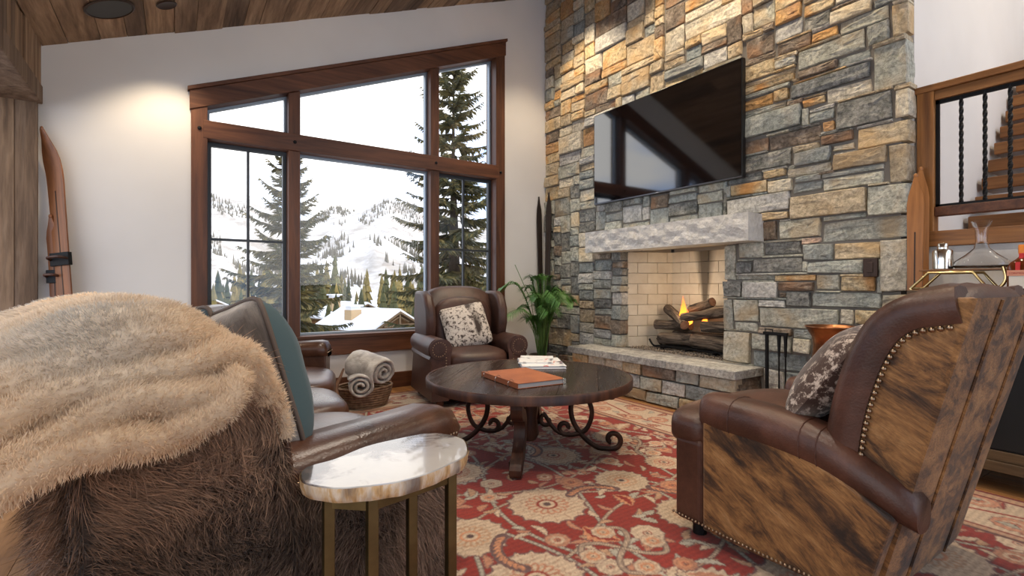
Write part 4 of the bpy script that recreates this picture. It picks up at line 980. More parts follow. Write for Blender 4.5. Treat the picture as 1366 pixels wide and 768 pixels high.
pillow('grey_pillow', 'pale grey velvet pillow between the teal pillows on the sofa', .48, .48, .17, M['grey_velvet'], M['grey_velvet'], T(-1.20, 4.07, .49), 8, 17, -6)
pillow('teal_pillow', 'small teal velvet pillow tucked furthest along the sofa back', .48, .50, .17, M['teal'], M['teal'], T(-1.75, 4.07, .49), 0, 17, 8, M['pip'])
pillow('teal_pillow', 'teal velvet pillow just behind the fur throw and hide pillow', .50, .50, .17, M['teal'], M['teal'], T(-.82, 4.15, .535), 10, 14, 5, M['pip'])
# ------------------------------------------------------------------ leather armchair by the window
def nails(pts, r=.0065):
    mb = MB()
    for p in pts: mb.ball(p, r, 6, 4)
    return mb
def spaced(pts, d):
    P = bez(pts, 14); out = [P[0]]; acc = 0
    for a, b in zip(P[:-1], P[1:]):
        seg = (b-a).length; s = d-acc
        while s <= seg: out.append(a.lerp(b, s/seg)); s += d
        acc = (acc+seg) % d
    return out
ac = thing('leather_armchair', 'worn brown leather rolled arm chair in front of the window', 'armchair', (2.36, 4.36, .0105), R(-9))
part('base', MB().box(-.40, .40, -.40, .38, .07, .30), M['leather2'], ac, bevel=.02)
part('front_rail', MB().box(-.295, .295, -.435, -.39, .09, .33), M['leather2'], ac, bevel=.015)
q = rbox(.62, .74, .20, .4, .16, 12); q.v = [(x*(1.0 if y > -.25 else 1.0), y-.10, z+.40) for x, y, z in q.v]
part('seat_cushion', q, M['leather2'], ac, smooth=180)
for s in (-1, 1):
    prof = [(.30, .07), (.30, .46)] + [(.385+.098*math.cos(a), .525+.098*math.sin(a)) for a in [PI*(1.12-1.34*k/14) for k in range(15)]] + [(.475, .44), (.452, .40), (.452, .07)]
    rings = [[V(s*(x*(1 if z < .4 else k2)+(0 if z < .4 else s*0)), y, z if z < .43 else .525+(z-.525)*k2) for x, z in prof] for y, k2 in ((-.43, .93), (-.42, 1.0), (-.2, 1.0), (.1, .98), (.34, .95))]
    arm_ = part('arm', MB().loft(rings), M['leather2'], ac, smooth=50)
    disc = [(s*(.385+.062*math.cos(a)), -.433, .525+.062*math.sin(a)) for a in [PI*(1.45-1.9*k/17) for k in range(18)]]
    tag(part('nailhead_trim', nails(disc+[(s*.325, -.434, .45-.024*k) for k in range(12)], .0068), M['brass_nail'], ac, smooth=180), kind='stuff')
    part('arm_front', MB().prism([(s*(.385+.088*math.cos(a)), .525+.088*math.sin(a)) for a in [2*PI*k/20 for k in range(20)]], .012, lambda a, b, t: V(a, -.425-t, b)), M['leather2'], ac, smooth=50)
    # wing of the back
    wp_ = [(-.10, .58), (-.14, .72), (-.13, .86), (-.06, .98), (.06, 1.03), (.30, 1.03), (.37, .80), (.32, .40), (.02, .42)]
    part('wing', MB().prism(wp_, .10, lambda a, b, t: V(s*(.315+t*.95+.03*(b-.6)), a+.02, b)), M['leather2'], ac, bevel=.03, segs=3, smooth=60)
rings = []
for k in range(17):
    x = -.36+.72*k/16; e = 1-abs(x/.36)**3.5; top = .985+.095*e
    rings.append([V(x, y, z) for y, z in ((.10-.045*e, .40), (.085-.05*e, .62), (.10-.045*e, .80), (.15-.03*e, .93), (.20, top-.02), (.26, top), (.33, top-.02), (.385, top-.10), (.36, .55), (.34, .10))])
part('backrest', MB().loft(rings), M['leather2'], ac, smooth=60)
q = rbox(.58, .16, .5, .5, .1, 10); q.v = [(x, y+.06+.10*(z), z+.70) for x, y, z in q.v]; part('back_cushion', q, M['leather2'], ac, smooth=180)
for x in (-.36, .36):
    for y in (-.36, .32): part('foot', MB().lathe([(.025, 0), (.035, .035), (.03, .075)], 10, (x, y, 0)), M['alder'], ac)
M['spot1'] = hide_pillow('speckled_cowhide', (.045,.028,.022), (.56,.50,.44), 16, 2.6, .47)
pillow('cowhide_pillow', 'speckled white and brown cowhide pillow on the window armchair', .47, .45, .15, M['spot1'], M['spot1'], (2.36, 4.20, .50), -104, 22, -11)
# ------------------------------------------------------------------ brindle recliner
rc = thing('hide_recliner', 'brown leather recliner covered in brindled cowhide with nailhead trim', 'recliner', (2.28, 1.0, .0105), R(180))
def RP(wy): return 1.0-wy                       # local y from the room's y
part('base', MB().box(-.40, .40, RP(1.44), RP(.72), .05, .36), M['leather'], rc, bevel=.015)
part('front_panel', MB().box(-.43, .43, RP(1.46), RP(1.32), .06, .425), M['leather'], rc, bevel=.022, segs=3)
q = rbox(.86, .26, .185, .45, .06, 10); q.v = [(x, y+RP(1.41), z+.455) for x, y, z in q.v]; part('seat_front', q, M['leather'], rc, smooth=180)
q = rbox(.54, .72, .22, .45, .2, 12); q.v = [(x, y+RP(1.10), z+.475) for x, y, z in q.v]; part('seat_cushion', q, M['leather'], rc, smooth=180)
for s in (-1, 1):
    path = [(1.345, .545, .055, .075), (1.33, .545, .085, .09), (1.25, .545, .10, .096), (1.05, .535, .10, .096), (.86, .505, .098, .094), (.74, .455, .092, .088), (.64, .405, .08, .08), (.585, .37, .06, .06)]
    if s < 0: path = path[:-2]+[(.70, .43, .06, .06)]
    rings = []
    P_ = [bez([(a, b, c) for a, b, c, d in path], 3), bez([(a, b, d) for a, b, c, d in path], 3)]
    for p, p2 in zip(*P_):
        rings.append([V(s*(.345+p.z*1.0*math.copysign(abs(math.cos(t))**.8, math.cos(t))), RP(p.x), p.y+p2.z*.88*math.copysign(abs(math.sin(t))**.8, math.sin(t))) for t in [2*PI*k/18 for k in range(18)]])
    a_ = part('arm', MB().loft(rings), M['leather'], rc, smooth=60)
    for wy in (1.19, .93, .87):
        k = min(range(len(P_[0])), key=lambda i: abs(P_[0][i].x-wy)); p, p2 = P_[0][k], P_[1][k]
        part('arm_seam', MB().tube([(s*(.345+(p.z+.0006)*math.copysign(abs(math.cos(t))**.8, math.cos(t))), RP(p.x), p.y+(p2.z*.88+.0006)*math.copysign(abs(math.sin(t))**.8, math.sin(t))) for t in [2*PI*j/18 for j in range(18)]], .0025, 5, closed=True), M['leather'], a_)
    sp = [(1.315, .055), (1.315, .52), (1.05, .51), (.86, .475), (.74, .42), (.635, .36), (.72, .055)]
    part('hide_side', MB().prism([(RP(a), b) for a, b in sp], .10, lambda a, b, t: V(s*(.335+t), a, b)), M['brindle'], rc, bevel=.012)
    tag(part('nailhead_trim', nails(spaced([(s*.437, RP(1.46), .085), (s*.438, RP(1.1), .072), (s*.438, RP(.74), .072)], .0165), .0062), M['brass_nail'], rc, smooth=180), kind='stuff')
    # wing of the back: hide inside a leather border
    wf = [(.84, .50), (.825, .62), (.80, .74), (.755, .88), (.70, .975), (.63, 1.03), (.56, 1.05)]
    wr_ = [(.455, 1.055), (.49, .90), (.53, .74), (.585, .52), (.62, .40)]
    part('hide_wing', MB().prism([(RP(a), b) for a, b in wf+wr_], .055, lambda a, b, t: V(s*(.325+t), a, b)), M['brindle'], rc, bevel=.015)
    # padded leather border strip folded round the front edge
    W_ = bez([(a, b, 0) for a, b in wf+[(.50, 1.062)]], 5); rings = []
    for i, p in enumerate(W_):
        t = (W_[min(i+1, len(W_)-1)]-W_[max(i-1, 0)]).normalized(); nrm = V(t.y, -t.x, 0)
        if nrm.x < 0 and i < len(W_)*.6: nrm = -nrm
        inn = -nrm if nrm.y >= -.2 else nrm
        o_ = p-inn*.022; b_ = p+inn*.085
        def L(pt, x): return V(s*x, RP(pt.x), pt.y)
        rings.append([L(b_, .388), L(p+inn*.05, .402), L(p+inn*.01, .400), L(o_, .375), L(o_-inn*.006, .33), L(o_, .27), L(p+inn*.03, .25), L(b_, .25)])
    part('wing_border', MB().loft(rings), M['leather'], rc, smooth=60)
    inner = []
    for i, p in enumerate(W_):
        t = (W_[min(i+1, len(W_)-1)]-W_[max(i-1, 0)]).normalized(); nrm = V(t.y, -t.x, 0)
        if nrm.x < 0 and i < len(W_)*.6: nrm = -nrm
        inn = -nrm if nrm.y >= -.2 else nrm
        q_ = p+inn*.094; inner.append((s*.388, RP(q_.x), q_.y))
    tag(part('nailhead_trim', nails(spaced(inner[1:-1], .0215), .0095), M['brass_nail'], rc, smooth=180), kind='stuff')
rings = []
for k in range(25):
    x = -.33+.66*k/24; e = 1-abs(x/.34)**4; tuft = .010*math.cos(x*2*PI/.165)
    top = 1.05+.045*e
    sec = [(.80, .42), (.80+.03*e, .56), (.785+.03*e+tuft, .70), (.755+.02*e+tuft, .82), (.735+.03*e+tuft, .90), (.70+.035*e+tuft*.8, .985), (.63, top-.01), (.56+tuft, top+tuft*.4), (.50, top-.012), (.475, top-.05), (.53, .80), (.64, .42), (.73, .10), (.78, .10)]
    rings.append([V(x, RP(a), b) for a, b in sec])
part('backrest', MB().loft(rings), M['leather'], rc, smooth=70)
rings = []
for k in range(13):
    x = -.425+.80*k/12; e = 1-abs((x+.025)/.40)**6
    rings.append([V(x, RP(a-.012*e), b) for a, b in ((.452, 1.052), (.49, .90), (.53, .74), (.583, .53), (.62, .38), (.70, .06), (.74, .06), (.66, .38), (.57, .74), (.51, 1.045))])
part('hide_back', MB().loft(rings), M['brindle'], rc, smooth=70)
for x in (.19, -.19): part('back_welt', MB().tube([(x, RP(a-.014), b) for a, b in ((.453, 1.045), (.53, .74), (.62, .38), (.70, .06))], .006, 6), M['brindle'], rc)
for x in (-.36, .36):
    for y in (1.38, .78): part('foot', MB().lathe([(.03, 0), (.03, .055)], 10, (x, RP(y), 0)), M['iron'], rc)
M['spot2'] = hide_pillow('brown_speckled_cowhide', (.045,.02,.012), (.44,.36,.30), 15, 2.0, .56)
pillow('cowhide_pillow', 'brown speckled cowhide pillow on the brindled recliner', .47, .46, .20, M['spot2'], M['spot2'], (2.14, 1.06, .575), 104, 36, 6)
# ------------------------------------------------------------------ coffee table
CT = (1.98, 2.755); ct = thing('coffee_table', 'round dark wood coffee table on scrolled wood and iron legs', 'table', (*CT, .0005), R(-43))
m = wood('tabletop_walnut', (.012,.007,.0055), (.032,.019,.014), (.062,.037,.026), 1, .6, .23, .12, True, .25); M['walnut'] = m
M['walnutrim'] = wood('tabletop_edge', (.022,.009,.006), (.062,.024,.013), (.13,.05,.024), 2, .8, .42, .25, False)
Rt = .685; edges_ = [-.69, -.48, -.25, -.01, .23, .46, .69]
for a, b in zip(edges_[:-1], edges_[1:]):
    n = 14; xs_ = [a+.0012+(b-a-.0024)*k/n for k in range(n+1)]; f_ = lambda x: math.sqrt(max(1e-6, (Rt-.012)**2-x*x))
    poly = [(x, f_(x)) for x in xs_ if abs(x) < Rt-.012]+[(x, -f_(x)) for x in xs_[::-1] if abs(x) < Rt-.012]
    part('top_plank', MB().prism(poly, .052, lambda p, q, t: V(p, q, .446+t)), M['walnut'], ct)
n = 96; rings = []
for k in range(n):
    a = 2*PI*k/n; w = .004*nz(math.cos(a)*5, math.sin(a)*5)
    rings.append([V((Rt-.014)*math.cos(a), (Rt-.014)*math.sin(a), .442), V((Rt+w)*math.cos(a), (Rt+w)*math.sin(a), .444), V((Rt+w+.002)*math.cos(a), (Rt+w+.002)*math.sin(a), .49), V((Rt+w-.006)*math.cos(a), (Rt+w-.006)*math.sin(a), .4995), V((Rt-.014)*math.cos(a), (Rt-.014)*math.sin(a), .4985)])
part('rim', MB().loft(rings, closed=True), M['walnutrim'], ct, smooth=50)
part('apron', MB().box(-.40, .40, -.05, .05, .40, .446).box(-.05, .05, -.40, .40, .40, .446), M['walnutrim'], ct, bevel=.005)
part('hub', MB().lathe([(.05, .06), (.07, .10), (.055, .2), (.07, .30), (.08, .42)], 14), M['walnutrim'], ct, smooth=50)
def scroll_leg(ang):
    # S-profile timber leg in (r,z), 6 cm thick
    path = bez([(.40, .40, 0), (.47, .43, 0), (.52, .40, 0), (.50, .35, 0), (.43, .33, 0), (.385, .27, 0), (.40, .19, 0), (.46, .12, 0), (.52, .085, 0), (.565, .05, 0), (.545, .025, 0)], 5)
    wd = [.030, .036, .036, .034, .038, .046, .046, .042, .038, .036, .03]
    rings = []
    for i, p in enumerate(path):
        t = (path[min(i+1, len(path)-1)]-path[max(i-1, 0)]).normalized(); nn = V(-t.y, t.x, 0); k = i/5; w = wd[min(10, int(k))]*(1-(k % 1))+wd[min(10, int(k)+1)]*(k % 1); z0 = max(p.y-nn.y*w, .013); z1 = max(p.y+nn.y*w, .013)
        rings.append([V(p.x-nn.x*w, -.034, z0), V(p.x+nn.x*w, -.034, z1), V(p.x+nn.x*w, .034, z1), V(p.x-nn.x*w, .034, z0)])
    Mz = Matrix.Rotation(ang, 4, 'Z'); lg = part('wooden_leg', MB().loft(rings), M['walnutrim'], ct, bevel=.006, M=Mz)
    for z, r in ((.375, .47), (.30, .41), (.06, .52)):
        part('collar', MB().tube([(r-.035, -.040, z-.035), (r+.035, -.040, z-.035), (r+.035, -.040, z+.035), (r-.035, -.040, z+.035)], .004, 4, closed=True), M['rustiron'], lg, M=Mz)
def spiral(cx, cz_, r0, r1, a0, a1, n=26): return [(cx+(r0+(r1-r0)*k/n)*math.cos(a0+(a1-a0)*k/n), 0, cz_+(r0+(r1-r0)*k/n)*math.sin(a0+(a1-a0)*k/n)) for k in range(n+1)]
def iron_leg(ang):
    Mz = Matrix.Rotation(ang, 4, 'Z')
    foot = [(.33, 0, .40), (.285, 0, .30), (.30, 0, .19), (.37, 0, .09), (.46, 0, .028), (.54, 0, .022)]+spiral(.555, .085, .062, .02, -PI*.5, PI*1.35)
    part('iron_scroll', MB().tube([p for p in bez(foot, 4)], .011, 7, sx=1.6), M['rustiron'], ct, smooth=60, M=Mz)
    loop = [(.33, 0, .40), (.40, 0, .33), (.42, 0, .24), (.38, 0, .14), (.30, 0, .105)]+spiral(.245, .15, .05, .016, -PI*.35, -PI*2.1)
    part('iron_scroll', MB().tube(bez(loop, 4), .010, 7, sx=1.6), M['rustiron'], ct, smooth=60, M=Mz)
    br = spiral(.12, .19, .016, .045, PI*2.2, PI*.6)+[(.18, 0, .13), (.27, 0, .10), (.34, 0, .12)]
    part('iron_brace', MB().tube(bez(br, 3), .009, 7, sx=1.6), M['rustiron'], ct, smooth=60, M=Mz)
    tp_ = [(.36, 0, .435), (.46, 0, .43), (.53, 0, .425)]+spiral(.54, .385, .040, .014, PI*.5, -PI*1.3)
    part('iron_scroll', MB().tube(bez(tp_, 3), .009, 7, sx=1.6), M['rustiron'], ct, smooth=60, M=Mz)
for a in (-PI/2, PI/2): scroll_leg(a)
for a in (0, PI): iron_leg(a)
# books on the table
def flat_book(name, label, c, sx, sy, z0, h, rz, cover, pages, spine_rings=False, inset=.004):
    o = thing(name, label, 'book', (*c, z0), R(rz))
    part('cover', MB().box(-sx/2, sx/2, -sy/2, sy/2, h-.0035, h).box(-sx/2, sx/2, -sy/2, sy/2, 0, .0035).box(-sx/2, -sx/2+.004, -sy/2, sy/2, 0, h), cover, o, bevel=.001, segs=1)
    part('pages', MB().box(-sx/2+.004, sx/2-inset, -sy/2+inset, sy/2-inset, .0036, h-.0036), pages, o); return o
M['paper'] = mat('page_white', (.72,.71,.69), .8); M['pagegrey'] = mat('page_edges_grey', (.34,.33,.33), .7)
m = mat('tan_leather_cover', (.30,.085,.028), .5); g = NG(m); g.coord(); g.col(g.ramp(g.noise(9, 4), [(.3, (.24,.065,.022)), (.7, (.36,.115,.04))])); g.bump(g.vor(160), .15, .002); M['tancover'] = m
al = flat_book('leather_album', 'tan leather ring bound album lying on the coffee table', (1.82, 2.605), .34, .47, .5, .032, -4, M['tancover'], M['pagegrey'])
for y in (-.16, 0, .16): part('ring', MB().tube([(-.17+.022*math.cos(a), y, .017+.026*math.sin(a)) for a in [2*PI*k/16 for k in range(16)]], .0028, 6, closed=True), M['silver'], al)
part('corner', MB().box(.150, .1715, -.2365, -.21, -.0002, .0325), M['silver'], al, bevel=.001)
def mag_mat(name, seed):
    m = mat(name, (.7,.7,.7), .35); g = NG(m); g.coord('Object', (1, 1, 1)); a = g.noise(11+seed, 2, .5, .6); b = g.noise(17+seed, 2, .5, .3)
    c = g.ramp(a, [(.60, (.74,.74,.73)), (.63, (.30,.30,.33)), (.72, (.08,.08,.09))]); c = g.mix(g.ramp(b, [(.66, (0,0,0)), (.69, (1,1,1))]), c, (.55,.10,.08)); g.col(c); return m
bk1 = flat_book('white_book', 'large white picture book under the smaller magazine on the coffee table', (2.29, 3.03), .32, .42, .5, .022, -30, mag_mat('white_cover', 0), M['paper'])
bk2 = flat_book('white_magazine', 'white magazine with red and black cover print on top of the larger book', (2.30, 3.10), .26, .34, .5222, .012, -38, mag_mat('magazine_cover', 3), M['paper'])
def text(body, size, loc, rot, m, par, name='lettering', ext=.0004):
    cu = bpy.data.curves.new(name, 'FONT'); cu.body = body; cu.size = size; cu.align_x = 'CENTER'; cu.extrude = ext
    t = bpy.data.objects.new('tmp_text', cu); COL.objects.link(t); dg = bpy.context.evaluated_depsgraph_get(); me = bpy.data.meshes.new_from_object(t.evaluated_get(dg)); bpy.data.objects.remove(t)
    o = link(name, me, m, par); o.location = loc; o.rotation_euler = rot; return o
# ------------------------------------------------------------------ petrified wood side table
stb = thing('side_table', 'petrified wood slab side table on slim brass legs beside the sofa', 'side table', (.47, 1.33, 0))
outl = [(0.26, 1.362), (0.287, 1.405), (0.362, 1.425), (0.469, 1.485), (0.573, 1.505), (0.673, 1.508), (0.724, 1.47), (0.748, 1.392), (0.721, 1.309), (0.676, 1.245), (0.603, 1.209), (0.542, 1.185), (0.464, 1.172), (0.4, 1.182), (0.329, 1.208), (0.295, 1.236), (0.257, 1.294)]
P_ = bez([(a-.47, b-1.33, 0) for a, b in outl+outl[:1]], 5)[:-1]
def ring_(k, z, j): return [V(p.x*k*(1+j*nz(p.x*30, p.y*30, z*40)), p.y*k*(1+j*nz(p.y*30, p.x*30, z*40)), z) for p in P_]
m = mat('petrified_top', (.6,.58,.55), .12, coat=.6); g = NG(m); g.coord('Object', (1, 1.0, 1)); a = g.noise(3.2, 5, .6, .9); b = g.noise(14, 5, .65, .6)
sp_ = g.n('ShaderNodeSeparateXYZ'); g.l(g.co, sp_.inputs[0]); far_ = g.math('ADD', g.math('MULTIPLY', sp_.outputs[1], 1.6), g.math('MULTIPLY', sp_.outputs[0], -.4))
f = g.math('ADD', a, far_); c = g.ramp(f, [(.36, (.46,.43,.40)), (.54, (.40,.375,.36)), (.62, (.13,.105,.10)), (.74, (.045,.038,.038))]); c = g.mix(g.ramp(b, [(.60, (0,0,0)), (.72, (.6,.6,.6))]), c, (.22,.17,.15)); g.col(c); M['pettop'] = m
m = mat('petrified_rind', (.45,.33,.2), .55); g = NG(m); g.coord('Object', (1, 1, .25)); a = g.noise(40, 4, .6, .3); b = g.noise(11, 3)
c = g.ramp(a, [(.3, (.20,.12,.06)), (.45, (.52,.33,.15)), (.6, (.62,.52,.40)), (.8, (.70,.64,.56))]); c = g.mix(g.ramp(b, [(.55, (0,0,0)), (.65, (.8,.8,.8))]), c, (.10,.08,.075)); g.col(c); g.bump(a, .6, .006); M['petrind'] = m
part('rind', MB().loft([ring_(.90, .578, .02), ring_(.965, .582, .02), ring_(.992, .60, .02), ring_(1.0, .612, .012), ring_(.996, .618, .006)], cap=False), M['petrind'], stb, smooth=70)
part('slab_top', MB().loft([ring_(.86, .579, 0), ring_(.93, .60, 0), ring_(.985, .616, .003), ring_(.975, .6205, 0)]), M['pettop'], stb, smooth=40)
A_, B_, D_, C_ = (.315, 1.29), (.40, 1.215), (.640, 1.265), (.555, 1.34)
for px_, py_ in (A_, B_, C_, D_):
    part('leg', MB().box(-.013, .013, -.013, .013, .0, .578), M['brass'], stb, bevel=.002).location = (px_-.47, py_-1.33, 0)
for p, q in ((A_, B_), (B_, D_), (D_, C_), (C_, A_)):
    a = V(p[0]-.47, p[1]-1.33, .0); b = V(q[0]-.47, q[1]-1.33, .0); d = (b-a); L = d.length; o = part('rail', MB().box(.013, L-.013, -.006, .006, .548, .577), M['brass'], stb); o.location = a; o.rotation_euler = (0, 0, math.atan2(d.y, d.x))
# ------------------------------------------------------------------ television
tv = thing('television', 'large flat black television mounted on the stone chimney', 'television', (3.955, 3.313, 2.505))
m = mat('screen_glass', (.002,.002,.0025), .06, spec=.9, ior=1.75); M['screen'] = m
part('bezel', MB().box(-.02, .03, -.896, .896, -.503, .503), mat('tv_bezel', (.01,.01,.011), .35), tv, bevel=.004)
part('screen', MB().box(-.0225, -.018, -.886, .886, -.488, .495), M['screen'], tv)
part('stand_edge', MB().box(-.0222, .0, -.890, .890, -.502, -.490), mat('tv_trim', (.12,.12,.125), .3, .8), tv)
part('wall_mount', MB().box(.03, .075, -.3, .3, -.25, .25), M['iron'], tv)
part('logo', MB().box(-.0232, -.022, -.02, .02, -.499, -.493), M['silver'], tv)
# power outlet on the stone
ou = thing('power_outlet', 'dark bronze outlet plate set in the stone wall', 'outlet', (3.972, 1.50, 1.22)); part('plate', MB().box(-.006, .02, -.043, .043, -.064, .064), M['bronze'], ou, bevel=.003)
part('rocker', MB().box(-.011, -.005, -.018, .018, -.035, .035), M['bronze'], ou, bevel=.002)
for z in (-.05, .05): part('screw', MB().ball((-.007, 0, z), .004, 6, 4), M['bronze'], ou)
# ------------------------------------------------------------------ fire
M['barklog'] = mat('log_bark', (.07,.055,.045), .9); g = NG(M['barklog']); g.coord('Object', (26, 26, 4), rand=True); a = g.noise(1.2, 4, .65, .6); g.col(g.ramp(a, [(.35, (.012,.010,.009)), (.5, (.095,.07,.052)), (.72, (.26,.205,.155))])); g.bump(a, 1.0, .02)
M['cutlog'] = mat('log_cut_end', (.42,.22,.13), .8); g = NG(M['cutlog']); g.coord('Object', rand=True); g.col(g.ramp(g.noise(25, 3), [(.3, (.30,.145,.08)), (.7, (.48,.27,.17))]))
def log(a, b, r, lab):
    a, b = Vector(a), Vector(b); d = b-a; L = d.length; o = thing('fire_log', lab, 'log', a, 0, 'logs in the firebox'); o.rotation_euler = d.to_track_quat('Z', 'Y').to_euler()
    n = 14; rings = []
    for k in range(12):
        z = L*k/11; rings.append([V(r*(1+.13*nz(math.cos(2*PI*q/n)*2, math.sin(2*PI*q/n)*2, z*7+r*90))*math.cos(2*PI*q/n)+.01*math.sin(z*9), r*(1+.13*nz(math.cos(2*PI*q/n)*2, math.sin(2*PI*q/n)*2, z*7+r*90))*math.sin(2*PI*q/n), z) for q in range(n)])
    MB().loft(rings).build('bark', M['barklog'], o, smooth=40)
    for z in (-.003, L-.001): MB().lathe([(r*.93, 0), (r*.91, .004)], n, (.01*math.sin(z*9), 0, z)).build('cut_end', M['cutlog'], o)
log((4.24, 3.52, .545), (4.24, 3.12, .560), .060, 'mossy grey fire log on the grate at the left')
log((4.22, 3.10, .555), (4.20, 2.72, .545), .068, 'thick charred fire log on the grate at the right')
log((4.42, 3.48, .56), (4.42, 2.82, .56), .065, 'fire log at the back of the grate')
log((4.30, 3.63, .675), (4.34, 3.22, .690), .052, 'pale ended fire log across the lower logs')
log((4.40, 3.56, .845), (4.22, 3.20, .700), .050, 'slanting grey fire log leaning on the pile')
log((4.26, 3.02, .695), (4.26, 2.70, .705), .055, 'short pink ended fire log on the pile')
log((4.24, 3.25, .770), (4.34, 2.78, .850), .046, 'dark upper fire log beside the flames')
log((4.42, 3.28, .845), (4.34, 2.98, .935), .045, 'topmost fire log with reddish cut end')
log((4.44, 3.40, .76), (4.44, 3.2, .80), .045, 'small dark fire log behind the flame')
gr = thing('fire_grate', 'black iron grate holding the logs', 'grate', (4.28, 3.12, .42))
for x in (-.10, .02, .14): part('bar', MB().tube(bez([(x, .50, .11), (x, .44, .045), (x, .3, .05), (x, -.3, .05), (x, -.42, .05), (x, -.46, .1)], 4), .011, 6), M['iron'], gr)
for y in (-.3, 0, .3): part('cross_bar', MB().tube([(-.16, y, .04), (.18, y, .04)], .011, 6), M['iron'], gr)
for x in (-.12, .14):
    for y in (-.3, .3): part('leg', MB().tube([(x, y, .0), (x, y, .05)], .01, 6), M['iron'], gr)
m = bpy.data.materials.new('flame'); m.use_nodes = True; nt_ = m.node_tree; nt_.nodes.clear()
em = N(nt_, 'ShaderNodeEmission'); em.inputs[1].default_value = 3.0; tr_ = N(nt_, 'ShaderNodeBsdfTransparent'); mx = N(nt_, 'ShaderNodeMixShader'); ou_ = N(nt_, 'ShaderNodeOutputMaterial'); tc_ = N(nt_, 'ShaderNodeTexCoord'); se = N(nt_, 'ShaderNodeSeparateXYZ'); rm = N(nt_, 'ShaderNodeValToRGB'); rc_ = N(nt_, 'ShaderNodeValToRGB')
rm.color_ramp.elements[0].color = (.85,.85,.85,1); rm.color_ramp.elements[1].color = (.05,.05,.05,1); rm.color_ramp.elements[0].position = .35
rc_.color_ramp.elements[0].color = (1,.30,.03,1); rc_.color_ramp.elements[1].color = (1,.13,.01,1)
nt_.links.new(tc_.outputs['Generated'], se.inputs[0]); nt_.links.new(se.outputs[2], rm.inputs[0]); nt_.links.new(se.outputs[2], rc_.inputs[0]); nt_.links.new(rc_.outputs[0], em.inputs[0]); nt_.links.new(rm.outputs[0], mx.inputs[0]); nt_.links.new(tr_.outputs[0], mx.inputs[1]); nt_.links.new(em.outputs[0], mx.inputs[2]); nt_.links.new(mx.outputs[0], ou_.inputs[0]); M['flame'] = m
fl = thing('fire_flame', 'orange gas flames licking up between the logs', 'flame', (4.30, 3.2, .70))
for (x, y, h, r, ph) in ((-.04, .06, .30, .045, 0), (-.02, .01, .16, .04, 2), (-.03, -.20, .12, .035, 4), (.02, .10, .20, .03, 1)):
    prof = [(.2, 0), (.8, .12), (1.0, .28), (.75, .5), (.42, .72), (.15, .9), (.02, 1.0)]
    MB().loft([[V(x+r*.5*k*math.cos(2*PI*q/10)+.02*math.sin(t*6+ph), y+r*k*math.sin(2*PI*q/10)+.022*math.sin(t*5+ph+1), h*t) for q in range(10)] for k, t in prof]).build('flame_tongue', M['flame'], fl, smooth=180)
r_ = random.Random(8); mb = MB()
for k in range(1500):
    x, y = r_.uniform(4.06, 4.5), r_.uniform(2.66, 3.8)
    if x > 4.10 and (y > 3.84-(x-4.1)*.46 or y < 2.66+(x-4.1)*.46): continue
    s = r_.uniform(.005, .011); b = len(mb.v); z = .424+r_.uniform(0, .014); t = r_.random()*6
    mb.v += [(x+s*math.cos(t+q*2.094), y+s*math.sin(t+q*2.094), z) for q in range(3)]+[(x, y, z+s*1.1), (x, y, z-s*.6)]; mb.f += [(b, b+1, b+3), (b+1, b+2, b+3), (b+2, b, b+3), (b+1, b, b+4), (b+2, b+1, b+4), (b, b+2, b+4)]
m = mat('lava_gravel', (.3,.25,.2), .9); g = NG(m); g.coord('Object'); g.col(g.ramp(g.noise(60, 2), [(.35, (.045,.04,.035)), (.5, (.30,.24,.18)), (.68, (.52,.44,.34))])); tag(mb.build('fireplace_gravel', m), 'tan and black gravel spread below the fire grate', 'gravel', kind='stuff')
fl_d = bpy.data.lights.new('firelight', 'POINT'); fl_d.energy = 3.0; fl_d.color = (1,.74,.48); fl_d.shadow_soft_size = .08; fl_l = bpy.data.objects.new('firelight', fl_d); COL.objects.link(fl_l); fl_l.location = (4.20, 3.24, .98)
# ------------------------------------------------------------------ fire tools and copper vase
ft = thing('fireplace_tools', 'black iron fireplace tool set standing right of the hearth', 'fire tools', (3.86, 2.09, 0))
part('base', MB().box(-.06, .06, -.11, .11, 0, .02), M['iron'], ft, bevel=.004)
part('post', MB().box(-.010, .010, .065, .085, .02, .72), M['iron'], ft)
part('crossbar', MB().box(-.016, .016, -.085, .10, .712, .735), M['iron'], ft, bevel=.003)
part('hanger', MB().tube([(0, .03, .735), (0, .03, .755), (0, .09, .755), (0, .09, .735)], .004, 5), M['iron'], ft)
for y, tp in ((-.02, 0), (-.07, 1)):
    tl = part('tool_shaft', MB().tube([(0, y, .70), (0, y, .10)], .006, 6), M['iron'], ft)
    part('handle', MB().lathe([(.009, .55), (.014, .68), (.016, .715)], 8, (0, y, 0)), M['iron'], tl)
    if tp == 0: part('brush', MB().lathe([(.015, .12), (.035, .05), (.03, .03)], 10, (0, y, 0)), M['iron'], tl)
    else: part('shovel', MB().box(-.03, .03, y-.035, y+.035, .03, .11), M['iron'], tl, bevel=.01)
vs_ = [(.11, 0), (.15, .06), (.175, .25), (.17, .40), (.14, .53), (.115, .62), (.108, .69), (.120, .75), (.150, .80), (.163, .815), (.160, .822), (.146, .81), (.112, .75), (.10, .69), (.10, .62)]
cv = MB().lathe(vs_, 36, cap=False).build('copper_vase', M['copper'], smooth=60); cv.location = (3.70, 1.625, .0); MB().lathe([(.02, .0), (.11, .002)], 24).build('vase_bottom', M['copper'], cv); tag(cv, 'tall flared copper floor vase in front of the stone wall', 'vase')
